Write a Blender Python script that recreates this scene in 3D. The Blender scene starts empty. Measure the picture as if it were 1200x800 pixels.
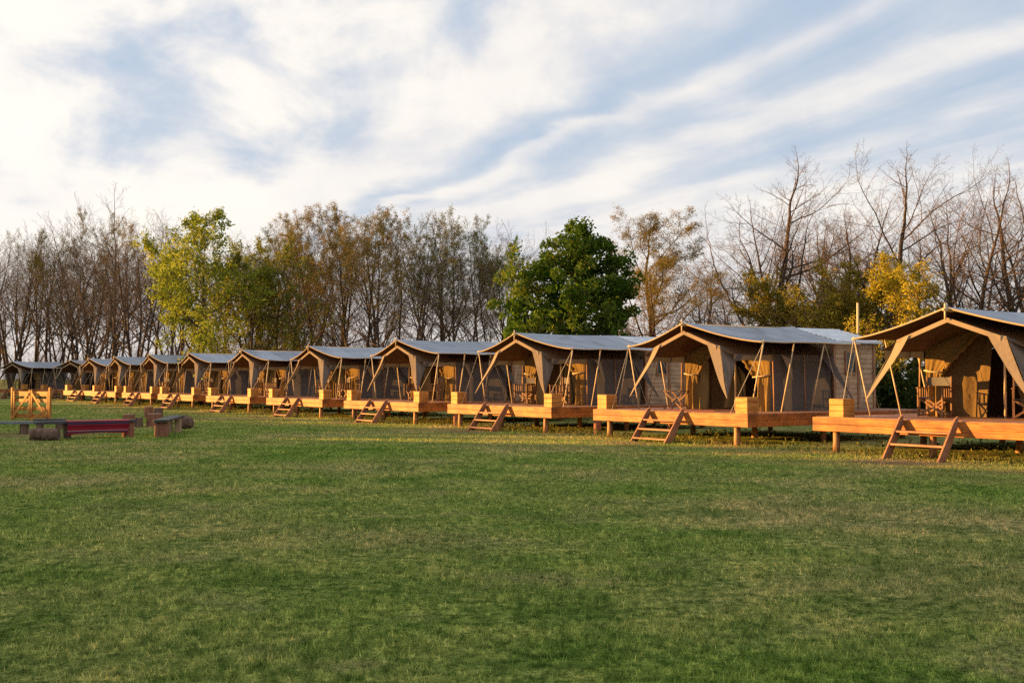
import bpy, math, random
import numpy as np
from math import sin, cos, pi, radians, sqrt
from mathutils import Vector, Matrix, Quaternion

random.seed(7)
S = bpy.context.scene
COL = S.collection

# ------------------------------------------------------------------ frame of the place
F_PX = 1304.0            # focal length in px of the 1200 px wide photograph
HZ = 444.0               # horizon row
EYE = 1.65
U = Vector((-0.576, 0.817, 0))     # along the row of tents, away from the camera
V = Vector((0.817, 0.576, 0))      # from a deck's front to its back
ROT = math.atan2(-0.817, 0.576)    # local x = along a deck's front to the right, local y = to the back
C0 = Vector((6.915, 25.4, 0))
STEP = 7.87
DECK_H = 0.80
SUN_H = Vector((-0.975, 0.22, 0)).normalized()
SUN_EL = radians(6.0)

def at(px, Y):
    return Vector(((px - 600.0) / F_PX * Y, Y, 0))
def hgt(py, Y):
    return EYE + (HZ - py) / F_PX * Y
BEND = {}
TURN = {}
def corner(n):
    c = C0 + U * (STEP * n) + BEND.get(n, Vector((0, 0, 0)))
    if n in TURN:            # the far bays turn towards the field about their front ridge end
        d = V * .7 - U * 2.9
        return c + d - Matrix.Rotation(TURN[n], 3, 'Z') @ d
    return c

# ------------------------------------------------------------------ helpers
def tag(o, label=None, cat=None, group=None, kind=None):
    if label: o['label'] = label
    if cat: o['category'] = cat
    if group: o['group'] = group
    if kind: o['kind'] = kind
    return o

def empty(name, loc=(0, 0, 0), rz=0.0, label=None, cat=None, group=None):
    o = bpy.data.objects.new(name, None)
    COL.objects.link(o)
    o.location = loc
    o.rotation_euler = (0, 0, rz)
    o.empty_display_size = 0.3
    return tag(o, label, cat, group)

class MB:
    def __init__(self):
        self.v = []; self.f = []; self.m = []
    def add(self, verts, faces, mi=0):
        b = len(self.v)
        self.v.extend([tuple(p) for p in verts])
        for f in faces:
            self.f.append(tuple(b + i for i in f)); self.m.append(mi)
    def box(self, c, s, R=None, mi=0, bev=0.0):
        x, y, z = s[0] / 2, s[1] / 2, s[2] / 2
        c = Vector(c)
        if bev > 0:
            ps = []
            for sx in (-1, 1):
                for sy in (-1, 1):
                    for sz in (-1, 1):
                        ps.append((sx * (x - bev), sy * (y - bev), sz * z))
                        ps.append((sx * (x - bev), sy * y, sz * (z - bev)))
                        ps.append((sx * x, sy * (y - bev), sz * (z - bev)))
            ps = [c + (R @ Vector(p) if R else Vector(p)) for p in ps]
            def I(sx, sy, sz, k): return ((sx * 2 + sy) * 2 + sz) * 3 + k
            fs = []
            fs.append((I(0,0,1,0), I(1,0,1,0), I(1,1,1,0), I(0,1,1,0)))
            fs.append((I(0,1,0,0), I(1,1,0,0), I(1,0,0,0), I(0,0,0,0)))
            fs.append((I(0,0,0,1), I(1,0,0,1), I(1,0,1,1), I(0,0,1,1)))
            fs.append((I(1,1,0,1), I(0,1,0,1), I(0,1,1,1), I(1,1,1,1)))
            fs.append((I(1,0,0,2), I(1,1,0,2), I(1,1,1,2), I(1,0,1,2)))
            fs.append((I(0,1,0,2), I(0,0,0,2), I(0,0,1,2), I(0,1,1,2)))
            for sx in (0, 1):
                for sz in (0, 1):
                    pass
            # edge strips
            for sy in (0, 1):
                for sz in (0, 1):
                    fs.append((I(0,sy,sz,0), I(1,sy,sz,0), I(1,sy,sz,1), I(0,sy,sz,1)))
            for sx in (0, 1):
                for sz in (0, 1):
                    fs.append((I(sx,0,sz,0), I(sx,1,sz,0), I(sx,1,sz,2), I(sx,0,sz,2)))
            for sx in (0, 1):
                for sy in (0, 1):
                    fs.append((I(sx,sy,0,1), I(sx,sy,1,1), I(sx,sy,1,2), I(sx,sy,0,2)))
            for sx in (0, 1):
                for sy in (0, 1):
                    for sz in (0, 1):
                        fs.append((I(sx,sy,sz,0), I(sx,sy,sz,1), I(sx,sy,sz,2)))
            self.add(ps, fs, mi); return
        ps = [Vector((sx * x, sy * y, sz * z)) for sx in (-1, 1) for sy in (-1, 1) for sz in (-1, 1)]
        ps = [c + (R @ p if R else p) for p in ps]
        self.add(ps, [(0,1,3,2), (4,6,7,5), (0,4,5,1), (2,3,7,6), (0,2,6,4), (1,5,7,3)], mi)
    def bar(self, p0, p1, w, t, up=(0, 0, 1), mi=0):
        p0 = Vector(p0); p1 = Vector(p1)
        d = (p1 - p0); L = d.length; d.normalize()
        up = Vector(up)
        if abs(d.dot(up)) > .98: up = Vector((0, 1, 0))
        a = d.cross(up).normalized(); b = a.cross(d).normalized()
        R = Matrix((d, a, b)).transposed()
        self.box((p0 + p1) / 2, (L, w, t), R, mi)
    def tube(self, pts, rad, sides=6, mi=0, cap=True):
        pts = [Vector(p) for p in pts]
        n = len(pts)
        if not hasattr(rad, '__len__'): rad = [rad] * n
        base = len(self.v)
        d0 = (pts[1] - pts[0]).normalized()
        ref = Vector((0, 0, 1)) if abs(d0.z) < .9 else Vector((1, 0, 0))
        a = d0.cross(ref).normalized()
        for i in range(n):
            d = (pts[min(i + 1, n - 1)] - pts[max(i - 1, 0)])
            if d.length < 1e-9: d = d0.copy()
            d.normalize()
            a = (a - d * a.dot(d))
            if a.length < 1e-6: a = d.cross(Vector((0.3, .5, .8)))
            a.normalize(); b = d.cross(a)
            r = rad[i]
            for k in range(sides):
                th = 2 * pi * k / sides
                q = pts[i] + a * (r * cos(th)) + b * (r * sin(th))
                self.v.append((q.x, q.y, q.z))
        for i in range(n - 1):
            for k in range(sides):
                k2 = (k + 1) % sides
                self.f.append((base + i * sides + k, base + i * sides + k2, base + (i + 1) * sides + k2, base + (i + 1) * sides + k)); self.m.append(mi)
        if cap and sides > 2:
            self.f.append(tuple(base + k for k in reversed(range(sides)))); self.m.append(mi)
            self.f.append(tuple(base + (n - 1) * sides + k for k in range(sides))); self.m.append(mi)
    def grid(self, fn, nu, nv, mi=0, flip=False):
        b = len(self.v)
        for i in range(nu + 1):
            for j in range(nv + 1):
                self.v.append(tuple(fn(i / nu, j / nv)))
        for i in range(nu):
            for j in range(nv):
                q = (b + i * (nv + 1) + j, b + (i + 1) * (nv + 1) + j, b + (i + 1) * (nv + 1) + j + 1, b + i * (nv + 1) + j + 1)
                self.f.append(q[::-1] if flip else q); self.m.append(mi)
    def build(self, name, mats, parent=None, smooth=False, loc=None):
        me = bpy.data.meshes.new(name)
        me.from_pydata(self.v, [], self.f)
        if not isinstance(mats, (list, tuple)): mats = [mats]
        for m in mats: me.materials.append(m)
        if len(mats) > 1: me.polygons.foreach_set('material_index', self.m)
        if smooth: me.polygons.foreach_set('use_smooth', [True] * len(me.polygons))
        me.update()
        o = bpy.data.objects.new(name, me)
        COL.objects.link(o)
        if parent is not None: o.parent = parent
        if loc is not None: o.location = loc
        return o

KIDS = {}
def children(o):
    return [c for c in COL.objects if c.parent == o]
def copy_tree(o, parent=None, kids=None):
    c = o.copy(); COL.objects.link(c)
    if parent is not None: c.parent = parent
    ks = children(o) if o.name not in KIDS else KIDS[o.name]
    KIDS[o.name] = ks
    for ch in ks: copy_tree(ch, c)
    return c

def np_mesh(name, verts, nper, mat, parent=None, kind=None, extra=None):
    """verts: (n, nper, 3) loose polygons -> one mesh object"""
    verts = np.asarray(verts, dtype=np.float32)
    n = verts.shape[0]
    me = bpy.data.meshes.new(name)
    me.vertices.add(n * nper); me.loops.add(n * nper); me.polygons.add(n)
    me.vertices.foreach_set('co', verts.reshape(-1))
    me.loops.foreach_set('vertex_index', np.arange(n * nper, dtype=np.int32))
    me.polygons.foreach_set('loop_start', np.arange(0, n * nper, nper, dtype=np.int32))
    me.update(calc_edges=True)
    me.validate()
    me.materials.append(mat)
    o = bpy.data.objects.new(name, me)
    COL.objects.link(o)
    if parent is not None: o.parent = parent
    return o

# ------------------------------------------------------------------ materials
class NT:
    def __init__(self, name):
        self.mat = bpy.data.materials.new(name)
        self.mat.use_nodes = True
        self.t = self.mat.node_tree
        self.t.nodes.clear()
        self.out = self.t.nodes.new('ShaderNodeOutputMaterial')
    def n(self, typ, **kw):
        nd = self.t.nodes.new(typ)
        for k, v in kw.items():
            if k.startswith('i_'):
                nd.inputs[k[2:].replace('_', ' ')].default_value = v
            else: setattr(nd, k, v)
        return nd
    def l(self, a, b): self.t.links.new(a, b)

def ramp(nd, stops, interp='LINEAR'):
    cr = nd.color_ramp; cr.interpolation = interp
    while len(cr.elements) < len(stops): cr.elements.new(0.5)
    for e, (p, c) in zip(cr.elements, stops):
        e.position = p; e.color = c if len(c) == 4 else (*c, 1)

def mixrgb(nt, a, b, fac, mode='MIX'):
    m = nt.n('ShaderNodeMix', data_type='RGBA', blend_type=mode)
    for sock, val in ((m.inputs[0], fac), (m.inputs[6], a), (m.inputs[7], b)):
        if hasattr(val, 'is_linked') or hasattr(val, 'links'): nt.l(val, sock)
        elif isinstance(val, (int, float)): sock.default_value = val
        else: sock.default_value = (*val, 1) if len(val) == 3 else val
    return m.outputs[2]

def wood(name, c1, c2, c3, rough=.62, grain=(1.2, 18, 18), vary=.25):
    nt = NT(name)
    tc = nt.n('ShaderNodeTexCoord'); mp = nt.n('ShaderNodeMapping')
    mp.inputs['Scale'].default_value = grain
    nt.l(tc.outputs['Object'], mp.inputs['Vector'])
    oi = nt.n('ShaderNodeObjectInfo')
    no = nt.n('ShaderNodeTexNoise', noise_dimensions='4D'); no.inputs['Scale'].default_value = 1.6; no.inputs['Detail'].default_value = 6; no.inputs['Distortion'].default_value = .6
    nt.l(mp.outputs[0], no.inputs['Vector'])
    mul = nt.n('ShaderNodeMath', operation='MULTIPLY'); mul.inputs[1].default_value = 40
    nt.l(oi.outputs['Random'], mul.inputs[0]); nt.l(mul.outputs[0], no.inputs['W'])
    rp = nt.n('ShaderNodeValToRGB'); ramp(rp, [(.3, c3), (.46, c1), (.62, c2), (.8, c1)])
    nt.l(no.outputs['Fac'], rp.inputs[0])
    # knots and weather patches
    kn = nt.n('ShaderNodeTexNoise'); kn.inputs['Scale'].default_value = 2.3; kn.inputs['Detail'].default_value = 3
    nt.l(tc.outputs['Object'], kn.inputs['Vector'])
    kr = nt.n('ShaderNodeValToRGB'); ramp(kr, [(.35, (1 - vary,) * 3), (.6, (1 + vary * .4,) * 3)])
    nt.l(kn.outputs['Fac'], kr.inputs[0])
    col = mixrgb(nt, rp.outputs[0], kr.outputs[0], 1.0, 'MULTIPLY')
    isl = nt.n('ShaderNodeNewGeometry')
    ir = nt.n('ShaderNodeValToRGB'); ramp(ir, [(0, (1 - vary * .7,) * 3), (1, (1.08,) * 3)])
    nt.l(isl.outputs['Random Per Island'], ir.inputs[0])
    col = mixrgb(nt, col, ir.outputs[0], 1.0, 'MULTIPLY')
    p = nt.n('ShaderNodeBsdfPrincipled'); p.inputs['Roughness'].default_value = rough
    p.inputs['Specular IOR Level'].default_value = .3
    nt.l(col, p.inputs['Base Color'])
    bp = nt.n('ShaderNodeBump'); bp.inputs['Strength'].default_value = .35; bp.inputs['Distance'].default_value = .01
    nt.l(no.outputs['Fac'], bp.inputs['Height']); nt.l(bp.outputs[0], p.inputs['Normal'])
    nt.l(p.outputs[0], nt.out.inputs[0])
    return nt.mat

def canvas(name, col, transl=.18, vary=.16, tcol=None, bump=.5, seam=None):
    nt = NT(name)
    tc = nt.n('ShaderNodeTexCoord')
    oi = nt.n('ShaderNodeObjectInfo')
    n1 = nt.n('ShaderNodeTexNoise', noise_dimensions='4D'); n1.inputs['Scale'].default_value = 1.3; n1.inputs['Detail'].default_value = 5
    nt.l(tc.outputs['Object'], n1.inputs['Vector'])
    mul = nt.n('ShaderNodeMath', operation='MULTIPLY'); mul.inputs[1].default_value = 30
    nt.l(oi.outputs['Random'], mul.inputs[0]); nt.l(mul.outputs[0], n1.inputs['W'])
    rp = nt.n('ShaderNodeValToRGB')
    ramp(rp, [(.3, tuple(c * (1 - vary) for c in col)), (.5, col), (.72, tuple(min(1, c * (1 + vary * .7)) for c in col))])
    nt.l(n1.outputs['Fac'], rp.inputs[0])
    d = nt.n('ShaderNodeBsdfDiffuse'); tr = nt.n('ShaderNodeBsdfTranslucent')
    colr = rp.outputs[0]
    if seam:
        sx_ = nt.n('ShaderNodeSeparateXYZ'); nt.l(tc.outputs['Object'], sx_.inputs[0])
        q = nt.n('ShaderNodeMath', operation='DIVIDE'); q.inputs[1].default_value = seam[1]; nt.l(sx_.outputs['xyz'.index(seam[0])], q.inputs[0])
        fl_ = nt.n('ShaderNodeMath', operation='FLOOR'); nt.l(q.outputs[0], fl_.inputs[0])
        wn_ = nt.n('ShaderNodeTexWhiteNoise', noise_dimensions='2D'); cb_ = nt.n('ShaderNodeCombineXYZ'); nt.l(fl_.outputs[0], cb_.inputs[0]); nt.l(oi.outputs['Random'], cb_.inputs[1]); nt.l(cb_.outputs[0], wn_.inputs['Vector'])
        pr = nt.n('ShaderNodeValToRGB'); ramp(pr, [(0, (.88, .88, .88)), (1, (1.06, 1.06, 1.06))]); nt.l(wn_.outputs['Value'], pr.inputs[0])
        colr = mixrgb(nt, colr, pr.outputs[0], 1.0, 'MULTIPLY')
        fr_ = nt.n('ShaderNodeMath', operation='FRACT'); nt.l(q.outputs[0], fr_.inputs[0])
        sr = nt.n('ShaderNodeValToRGB'); ramp(sr, [(0, (.62, .62, .62)), (.022, (.62, .62, .62)), (.03, (1, 1, 1))], 'LINEAR'); nt.l(fr_.outputs[0], sr.inputs[0])
        colr = mixrgb(nt, colr, sr.outputs[0], 1.0, 'MULTIPLY')
        st = nt.n('ShaderNodeTexNoise', noise_dimensions='4D'); st.inputs['Scale'].default_value = .8; st.inputs['Detail'].default_value = 6; st.inputs['Distortion'].default_value = 1.0
        nt.l(tc.outputs['Object'], st.inputs['Vector']); nt.l(mul.outputs[0], st.inputs['W'])
        s2 = nt.n('ShaderNodeValToRGB'); ramp(s2, [(.36, (.80, .79, .77)), (.48, (1, 1, 1))]); nt.l(st.outputs['Fac'], s2.inputs[0])
        colr = mixrgb(nt, colr, s2.outputs[0], 1.0, 'MULTIPLY')
    nt.l(colr, d.inputs['Color']); d.inputs['Roughness'].default_value = .6
    if tcol: tr.inputs['Color'].default_value = (*tcol, 1)
    else: nt.l(colr, tr.inputs['Color'])
    # soft wrinkles
    w = nt.n('ShaderNodeTexNoise'); w.inputs['Scale'].default_value = 3.2; w.inputs['Detail'].default_value = 3; w.inputs['Distortion'].default_value = 1.2
    nt.l(tc.outputs['Object'], w.inputs['Vector'])
    bp = nt.n('ShaderNodeBump'); bp.inputs['Strength'].default_value = bump; bp.inputs['Distance'].default_value = .05
    nt.l(w.outputs['Fac'], bp.inputs['Height']); nt.l(bp.outputs[0], d.inputs['Normal'])
    mx = nt.n('ShaderNodeMixShader'); mx.inputs[0].default_value = transl
    nt.l(d.outputs[0], mx.inputs[1]); nt.l(tr.outputs[0], mx.inputs[2])
    nt.l(mx.outputs[0], nt.out.inputs[0])
    return nt.mat

def leafmat(name, stops, transl=.4, scale=.35):
    nt = NT(name)
    g = nt.n('ShaderNodeNewGeometry')
    tc = nt.n('ShaderNodeTexCoord')
    n1 = nt.n('ShaderNodeTexNoise'); n1.inputs['Scale'].default_value = scale; n1.inputs['Detail'].default_value = 2
    nt.l(tc.outputs['Object'], n1.inputs['Vector'])
    a = nt.n('ShaderNodeMath', operation='MULTIPLY'); a.inputs[1].default_value = .45
    nt.l(g.outputs['Random Per Island'], a.inputs[0])
    b = nt.n('ShaderNodeMath', operation='MULTIPLY_ADD'); b.inputs[1].default_value = 1.6; b.inputs[2].default_value = -.52
    nt.l(n1.outputs['Fac'], b.inputs[0])
    s = nt.n('ShaderNodeMath', operation='ADD', use_clamp=True)
    nt.l(a.outputs[0], s.inputs[0]); nt.l(b.outputs[0], s.inputs[1])
    rp = nt.n('ShaderNodeValToRGB'); ramp(rp, stops)
    nt.l(s.outputs[0], rp.inputs[0])
    d = nt.n('ShaderNodeBsdfDiffuse'); tr = nt.n('ShaderNodeBsdfTranslucent')
    nt.l(rp.outputs[0], d.inputs['Color']); nt.l(rp.outputs[0], tr.inputs['Color'])
    mx = nt.n('ShaderNodeMixShader'); mx.inputs[0].default_value = transl
    nt.l(d.outputs[0], mx.inputs[1]); nt.l(tr.outputs[0], mx.inputs[2])
    nt.l(mx.outputs[0], nt.out.inputs[0])
    return nt.mat

def bark(name, c1, c2, scale=6):
    nt = NT(name)
    tc = nt.n('ShaderNodeTexCoord'); mp = nt.n('ShaderNodeMapping'); mp.inputs['Scale'].default_value = (scale, scale, scale * .22)
    nt.l(tc.outputs['Object'], mp.inputs[0])
    n1 = nt.n('ShaderNodeTexNoise'); n1.inputs['Scale'].default_value = 1.5; n1.inputs['Detail'].default_value = 6
    nt.l(mp.outputs[0], n1.inputs['Vector'])
    rp = nt.n('ShaderNodeValToRGB'); ramp(rp, [(.3, c1), (.7, c2)])
    nt.l(n1.outputs['Fac'], rp.inputs[0])
    p = nt.n('ShaderNodeBsdfPrincipled'); p.inputs['Roughness'].default_value = .9; p.inputs['Specular IOR Level'].default_value = .15
    nt.l(rp.outputs[0], p.inputs['Base Color'])
    bp = nt.n('ShaderNodeBump'); bp.inputs['Strength'].default_value = .7; bp.inputs['Distance'].default_value = .03
    nt.l(n1.outputs['Fac'], bp.inputs['Height']); nt.l(bp.outputs[0], p.inputs['Normal'])
    nt.l(p.outputs[0], nt.out.inputs[0])
    return nt.mat

def plain(name, col, rough=.8, metal=0.0):
    nt = NT(name)
    tc = nt.n('ShaderNodeTexCoord')
    n1 = nt.n('ShaderNodeTexNoise'); n1.inputs['Scale'].default_value = 4; n1.inputs['Detail'].default_value = 4
    nt.l(tc.outputs['Object'], n1.inputs['Vector'])
    rp = nt.n('ShaderNodeValToRGB'); ramp(rp, [(.3, tuple(c * .8 for c in col)), (.7, tuple(min(1, c * 1.15) for c in col))])
    nt.l(n1.outputs['Fac'], rp.inputs[0])
    p = nt.n('ShaderNodeBsdfPrincipled'); p.inputs['Roughness'].default_value = rough; p.inputs['Metallic'].default_value = metal
    nt.l(rp.outputs[0], p.inputs['Base Color']); nt.l(p.outputs[0], nt.out.inputs[0])
    return nt.mat

def grass_colour(nt):
    """colour of the turf from its place on the ground: green sward, drier olive areas, straw patches"""
    geo = nt.n('ShaderNodeNewGeometry')
    flat = nt.n('ShaderNodeVectorMath', operation='MULTIPLY'); flat.inputs[1].default_value = (1, 1, 0)
    nt.l(geo.outputs['Position'], flat.inputs[0])
    def noise(scale, detail, sx=1, sy=1, dist=0, off=0):
        mp = nt.n('ShaderNodeMapping'); mp.inputs['Scale'].default_value = (sx, sy, 1); mp.inputs['Location'].default_value = (off, off * .7, 0)
        nt.l(flat.outputs[0], mp.inputs[0])
        n = nt.n('ShaderNodeTexNoise'); n.inputs['Scale'].default_value = scale; n.inputs['Detail'].default_value = detail; n.inputs['Distortion'].default_value = dist
        nt.l(mp.outputs[0], n.inputs['Vector'])
        return n.outputs['Fac']
    big = noise(.20, 4, .9, 1.0, .5, 3.3)
    r1 = nt.n('ShaderNodeValToRGB'); ramp(r1, [(.34, (.152, .240, .050)), (.5, (.208, .264, .074)), (.66, (.280, .282, .114))])
    nt.l(big, r1.inputs[0])
    mid = noise(1.1, 6, 1, 1.0, .4, 11.0)
    r2 = nt.n('ShaderNodeValToRGB'); ramp(r2, [(.3, (.60, .72, .60)), (.5, (1.0, 1.0, 1.0)), (.7, (1.45, 1.25, 1.35))])
    nt.l(mid, r2.inputs[0])
    c = mixrgb(nt, r1.outputs[0], r2.outputs[0], 1.0, 'MULTIPLY')
    tuft = noise(8.0, 5, 1, 1.0, .3, 5.0)
    r5 = nt.n('ShaderNodeValToRGB'); ramp(r5, [(.34, (.44, .54, .46)), (.5, (1.05, 1.05, 1.05)), (.66, (1.85, 1.62, 1.75))])
    nt.l(tuft, r5.inputs[0])
    c = mixrgb(nt, c, r5.outputs[0], 1.0, 'MULTIPLY')
    fine = noise(26.0, 4, 1, 1.0, .3, 8.0)
    r6 = nt.n('ShaderNodeValToRGB'); ramp(r6, [(.34, (.50, .56, .52)), (.5, (1.0, 1.0, 1.0)), (.66, (1.6, 1.5, 1.6))])
    nt.l(fine, r6.inputs[0])
    c = mixrgb(nt, c, r6.outputs[0], 1.0, 'MULTIPLY')
    dry = noise(.95, 9, .8, 1.2, .6, 27.0)
    r3 = nt.n('ShaderNodeValToRGB'); ramp(r3, [(.57, (0, 0, 0)), (.74, (.75, .75, .75))])
    nt.l(dry, r3.inputs[0])
    dt = nt.n('ShaderNodeMath', operation='MULTIPLY', use_clamp=True); nt.l(r3.outputs[0], dt.inputs[0]); q5 = nt.n('ShaderNodeMapRange'); q5.inputs['From Min'].default_value = .35; q5.inputs['From Max'].default_value = .6; nt.l(fine, q5.inputs[0]); nt.l(q5.outputs[0], dt.inputs[1])
    c = mixrgb(nt, c, (.46, .39, .21), dt.outputs[0])
    # worn, paler strip in front of the decks (x*.817 + y*.576 is the distance across the rows)
    sp = nt.n('ShaderNodeSeparateXYZ'); nt.l(flat.outputs[0], sp.inputs[0])
    m1 = nt.n('ShaderNodeMath', operation='MULTIPLY'); m1.inputs[1].default_value = .817; nt.l(sp.outputs[0], m1.inputs[0])
    m2 = nt.n('ShaderNodeMath', operation='MULTIPLY_ADD'); m2.inputs[1].default_value = .576; nt.l(sp.outputs[1], m2.inputs[0]); nt.l(m1.outputs[0], m2.inputs[2])
    mr = nt.n('ShaderNodeMapRange'); mr.inputs['From Min'].default_value = 15.2; mr.inputs['From Max'].default_value = 19.0; nt.l(m2.outputs[0], mr.inputs[0])
    wn = noise(.8, 5, .6, 1.2, .6, 51.0)
    r4 = nt.n('ShaderNodeValToRGB'); ramp(r4, [(.42, (0, 0, 0)), (.62, (.8, .8, .8))]); nt.l(wn, r4.inputs[0])
    fac = nt.n('ShaderNodeMath', operation='MULTIPLY', use_clamp=True); nt.l(mr.outputs[0], fac.inputs[0]); nt.l(r4.outputs[0], fac.inputs[1])
    c = mixrgb(nt, c, (.32, .265, .12), fac.outputs[0])
    # trodden ground at the foot of each flight of steps, and round the fire place
    def M2(op, a, b=None, c_=None, clamp=False):
        nd = nt.n('ShaderNodeMath', operation=op, use_clamp=clamp)
        for i_, v_ in enumerate((a, b, c_)):
            if v_ is None: continue
            if isinstance(v_, (int, float)): nd.inputs[i_].default_value = v_
            else: nt.l(v_, nd.inputs[i_])
        return nd.outputs[0]
    al = M2('ADD', M2('MULTIPLY', sp.outputs[0], U.x), M2('MULTIPLY', sp.outputs[1], U.y))
    a0 = C0.x * U.x + C0.y * U.y - 2.97
    fr = M2('MULTIPLY', M2('SUBTRACT', M2('FRACT', M2('ADD', M2('DIVIDE', M2('SUBTRACT', al, a0), STEP), 20.5)), .5), STEP / 1.15)
    ac = M2('DIVIDE', M2('SUBTRACT', m2.outputs[0], C0.x * V.x + C0.y * V.y - 1.35), .95)
    d2 = M2('ADD', M2('MULTIPLY', fr, fr), M2('MULTIPLY', ac, ac))
    fx = M2('DIVIDE', M2('ADD', sp.outputs[0], 13.8), 3.2); fy = M2('DIVIDE', M2('SUBTRACT', sp.outputs[1], 33.0), 3.0)
    d3 = M2('ADD', M2('MULTIPLY', fx, fx), M2('MULTIPLY', fy, fy))
    dm = M2('MINIMUM', d2, M2('ADD', d3, .25))
    soil = M2('MULTIPLY', M2('SUBTRACT', M2('ADD', 1.05, M2('MULTIPLY', wn, .9)), M2('ADD', dm, .45)), .85, None, True)
    c = mixrgb(nt, c, (.235, .185, .12), soil)
    return c, mid, geo

def ground_mat():
    nt = NT('lawn')
    c, mid, geo = grass_colour(nt)
    n = nt.n('ShaderNodeTexNoise'); n.inputs['Scale'].default_value = 14; n.inputs['Detail'].default_value = 8; n.inputs['Roughness'].default_value = .75
    nt.l(geo.outputs['Position'], n.inputs['Vector'])
    r = nt.n('ShaderNodeValToRGB'); ramp(r, [(.3, (.5, .5, .45)), (.6, (1.0, 1.0, 1.0)), (.8, (1.3, 1.25, 1.2))]); nt.l(n.outputs['Fac'], r.inputs[0])
    c = mixrgb(nt, c, r.outputs[0], 1.0, 'MULTIPLY')
    d = nt.n('ShaderNodeBsdfDiffuse'); nt.l(c, d.inputs['Color'])
    bp = nt.n('ShaderNodeBump'); bp.inputs['Strength'].default_value = 1.0; bp.inputs['Distance'].default_value = .06
    nt.l(n.outputs['Fac'], bp.inputs['Height']); nt.l(bp.outputs[0], d.inputs['Normal'])
    nt.l(d.outputs[0], nt.out.inputs[0])
    return nt.mat

def blade_mat():
    nt = NT('grass_blades')
    c, mid, geo = grass_colour(nt)
    r = nt.n('ShaderNodeValToRGB'); ramp(r, [(0, (.62, .70, .6)), (.5, (1.0, 1.05, .95)), (.88, (1.35, 1.3, 1.2)), (.96, (2.3, 1.75, 1.9))])
    nt.l(geo.outputs['Random Per Island'], r.inputs[0])
    c = mixrgb(nt, c, r.outputs[0], 1.0, 'MULTIPLY')
    d = nt.n('ShaderNodeBsdfDiffuse'); tr = nt.n('ShaderNodeBsdfTranslucent')
    nt.l(c, d.inputs['Color']); nt.l(c, tr.inputs['Color'])
    mx = nt.n('ShaderNodeMixShader'); mx.inputs[0].default_value = .35
    nt.l(d.outputs[0], mx.inputs[1]); nt.l(tr.outputs[0], mx.inputs[2]); nt.l(mx.outputs[0], nt.out.inputs[0])
    return nt.mat

M = {}
M['deck'] = wood('deck_wood', (.30, .093, .017), (.37, .132, .026), (.14, .036, .009), grain=(1.4, 14, 22), vary=.42)
M['deck_top'] = wood('deck_board_wood', (.30, .15, .10), (.36, .19, .13), (.2, .09, .06), grain=(1.4, 20, 14))
M['post'] = wood('post_wood', (.36, .18, .085), (.42, .22, .11), (.24, .11, .05), grain=(16, 16, 1.2))
M['step'] = wood('step_wood', (.26, .12, .065), (.32, .16, .09), (.17, .075, .04))
M['box'] = wood('box_wood', (.40, .165, .035), (.47, .22, .055), (.22, .075, .016), grain=(2, 2, 14), vary=.2)
M['pole'] = wood('pole_wood', (.55, .42, .27), (.62, .48, .32), (.44, .32, .2), grain=(20, 20, 1.5))
M['chair'] = wood('chair_wood', (.22, .11, .055), (.28, .14, .075), (.15, .07, .035), grain=(14, 14, 2))
M['cabin'] = wood('cabin_boards', (.40, .285, .185), (.46, .335, .22), (.29, .20, .125), grain=(1.2, 1.2, 16))
M['trim'] = wood('trim_wood', (.28, .15, .08), (.34, .19, .10), (.2, .1, .05), grain=(14, 14, 1.4))
M['fly_top'] = canvas('fly_canvas_top', (.31, .36, .44), .0, .14, bump=.15, seam=('y', 1.1))
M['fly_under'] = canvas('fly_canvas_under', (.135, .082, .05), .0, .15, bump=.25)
M['hem'] = canvas('canvas_hem', (.50, .39, .27), .1, .08, bump=.1)
M['tent'] = canvas('tent_canvas', (.150, .137, .133), .10, .16, seam=('x', 1.24))
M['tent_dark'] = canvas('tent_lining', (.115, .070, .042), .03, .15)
M['flap'] = canvas('flap_canvas', (.36, .275, .195), .12, .14)
M['curtain'] = canvas('curtain_canvas', (.29, .19, .075), .2, .18, bump=.9)
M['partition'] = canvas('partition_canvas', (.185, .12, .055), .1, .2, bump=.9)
M['back_canvas'] = canvas('chair_canvas', (.20, .18, .165), .0, .1)
M['rope'] = plain('rope', (.5, .42, .3))
M['roof_sheet'] = plain('cabin_roof_sheet', (.50, .56, .64), .5)
M['glass'] = plain('window_glass', (.02, .025, .03), .15)
M['rug'] = plain('porch_rug', (.22, .04, .035), .95)
M['bark'] = bark('tree_bark', (.034, .025, .020), (.095, .068, .052))
M['twig'] = bark('tree_twigs', (.082, .056, .042), (.15, .104, .078))
M['log_bark'] = bark('log_bark', (.07, .045, .035), (.2, .13, .1), 9)
M['stump_bark'] = bark('stump_bark', (.16, .07, .045), (.30, .14, .09), 9)
M['log_end'] = plain('log_end_grain', (.36, .24, .15))
M['plank_dark'] = wood('plank_dark', (.05, .05, .055), (.08, .08, .085), (.03, .03, .03))
M['plank_grey'] = wood('plank_grey', (.14, .165, .195), (.19, .215, .245), (.08, .095, .115))
M['leaf_green'] = leafmat('leaf_green', [(0, (.022, .052, .008)), (.4, (.056, .108, .014)), (.75, (.115, .165, .024)), (1, (.22, .22, .035))], .35, .5)
M['leaf_lime'] = leafmat('leaf_lime', [(0, (.10, .135, .016)), (.5, (.21, .265, .032)), (1, (.40, .40, .07))], .45, .4)
M['leaf_gold'] = leafmat('leaf_gold', [(0, (.17, .165, .02)), (.45, (.34, .285, .03)), (1, (.54, .42, .045))], .35, .6)
M['leaf_orange'] = leafmat('leaf_orange', [(0, (.12, .105, .032)), (.5, (.215, .165, .046)), (1, (.33, .24, .065))], .35, .5)
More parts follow.
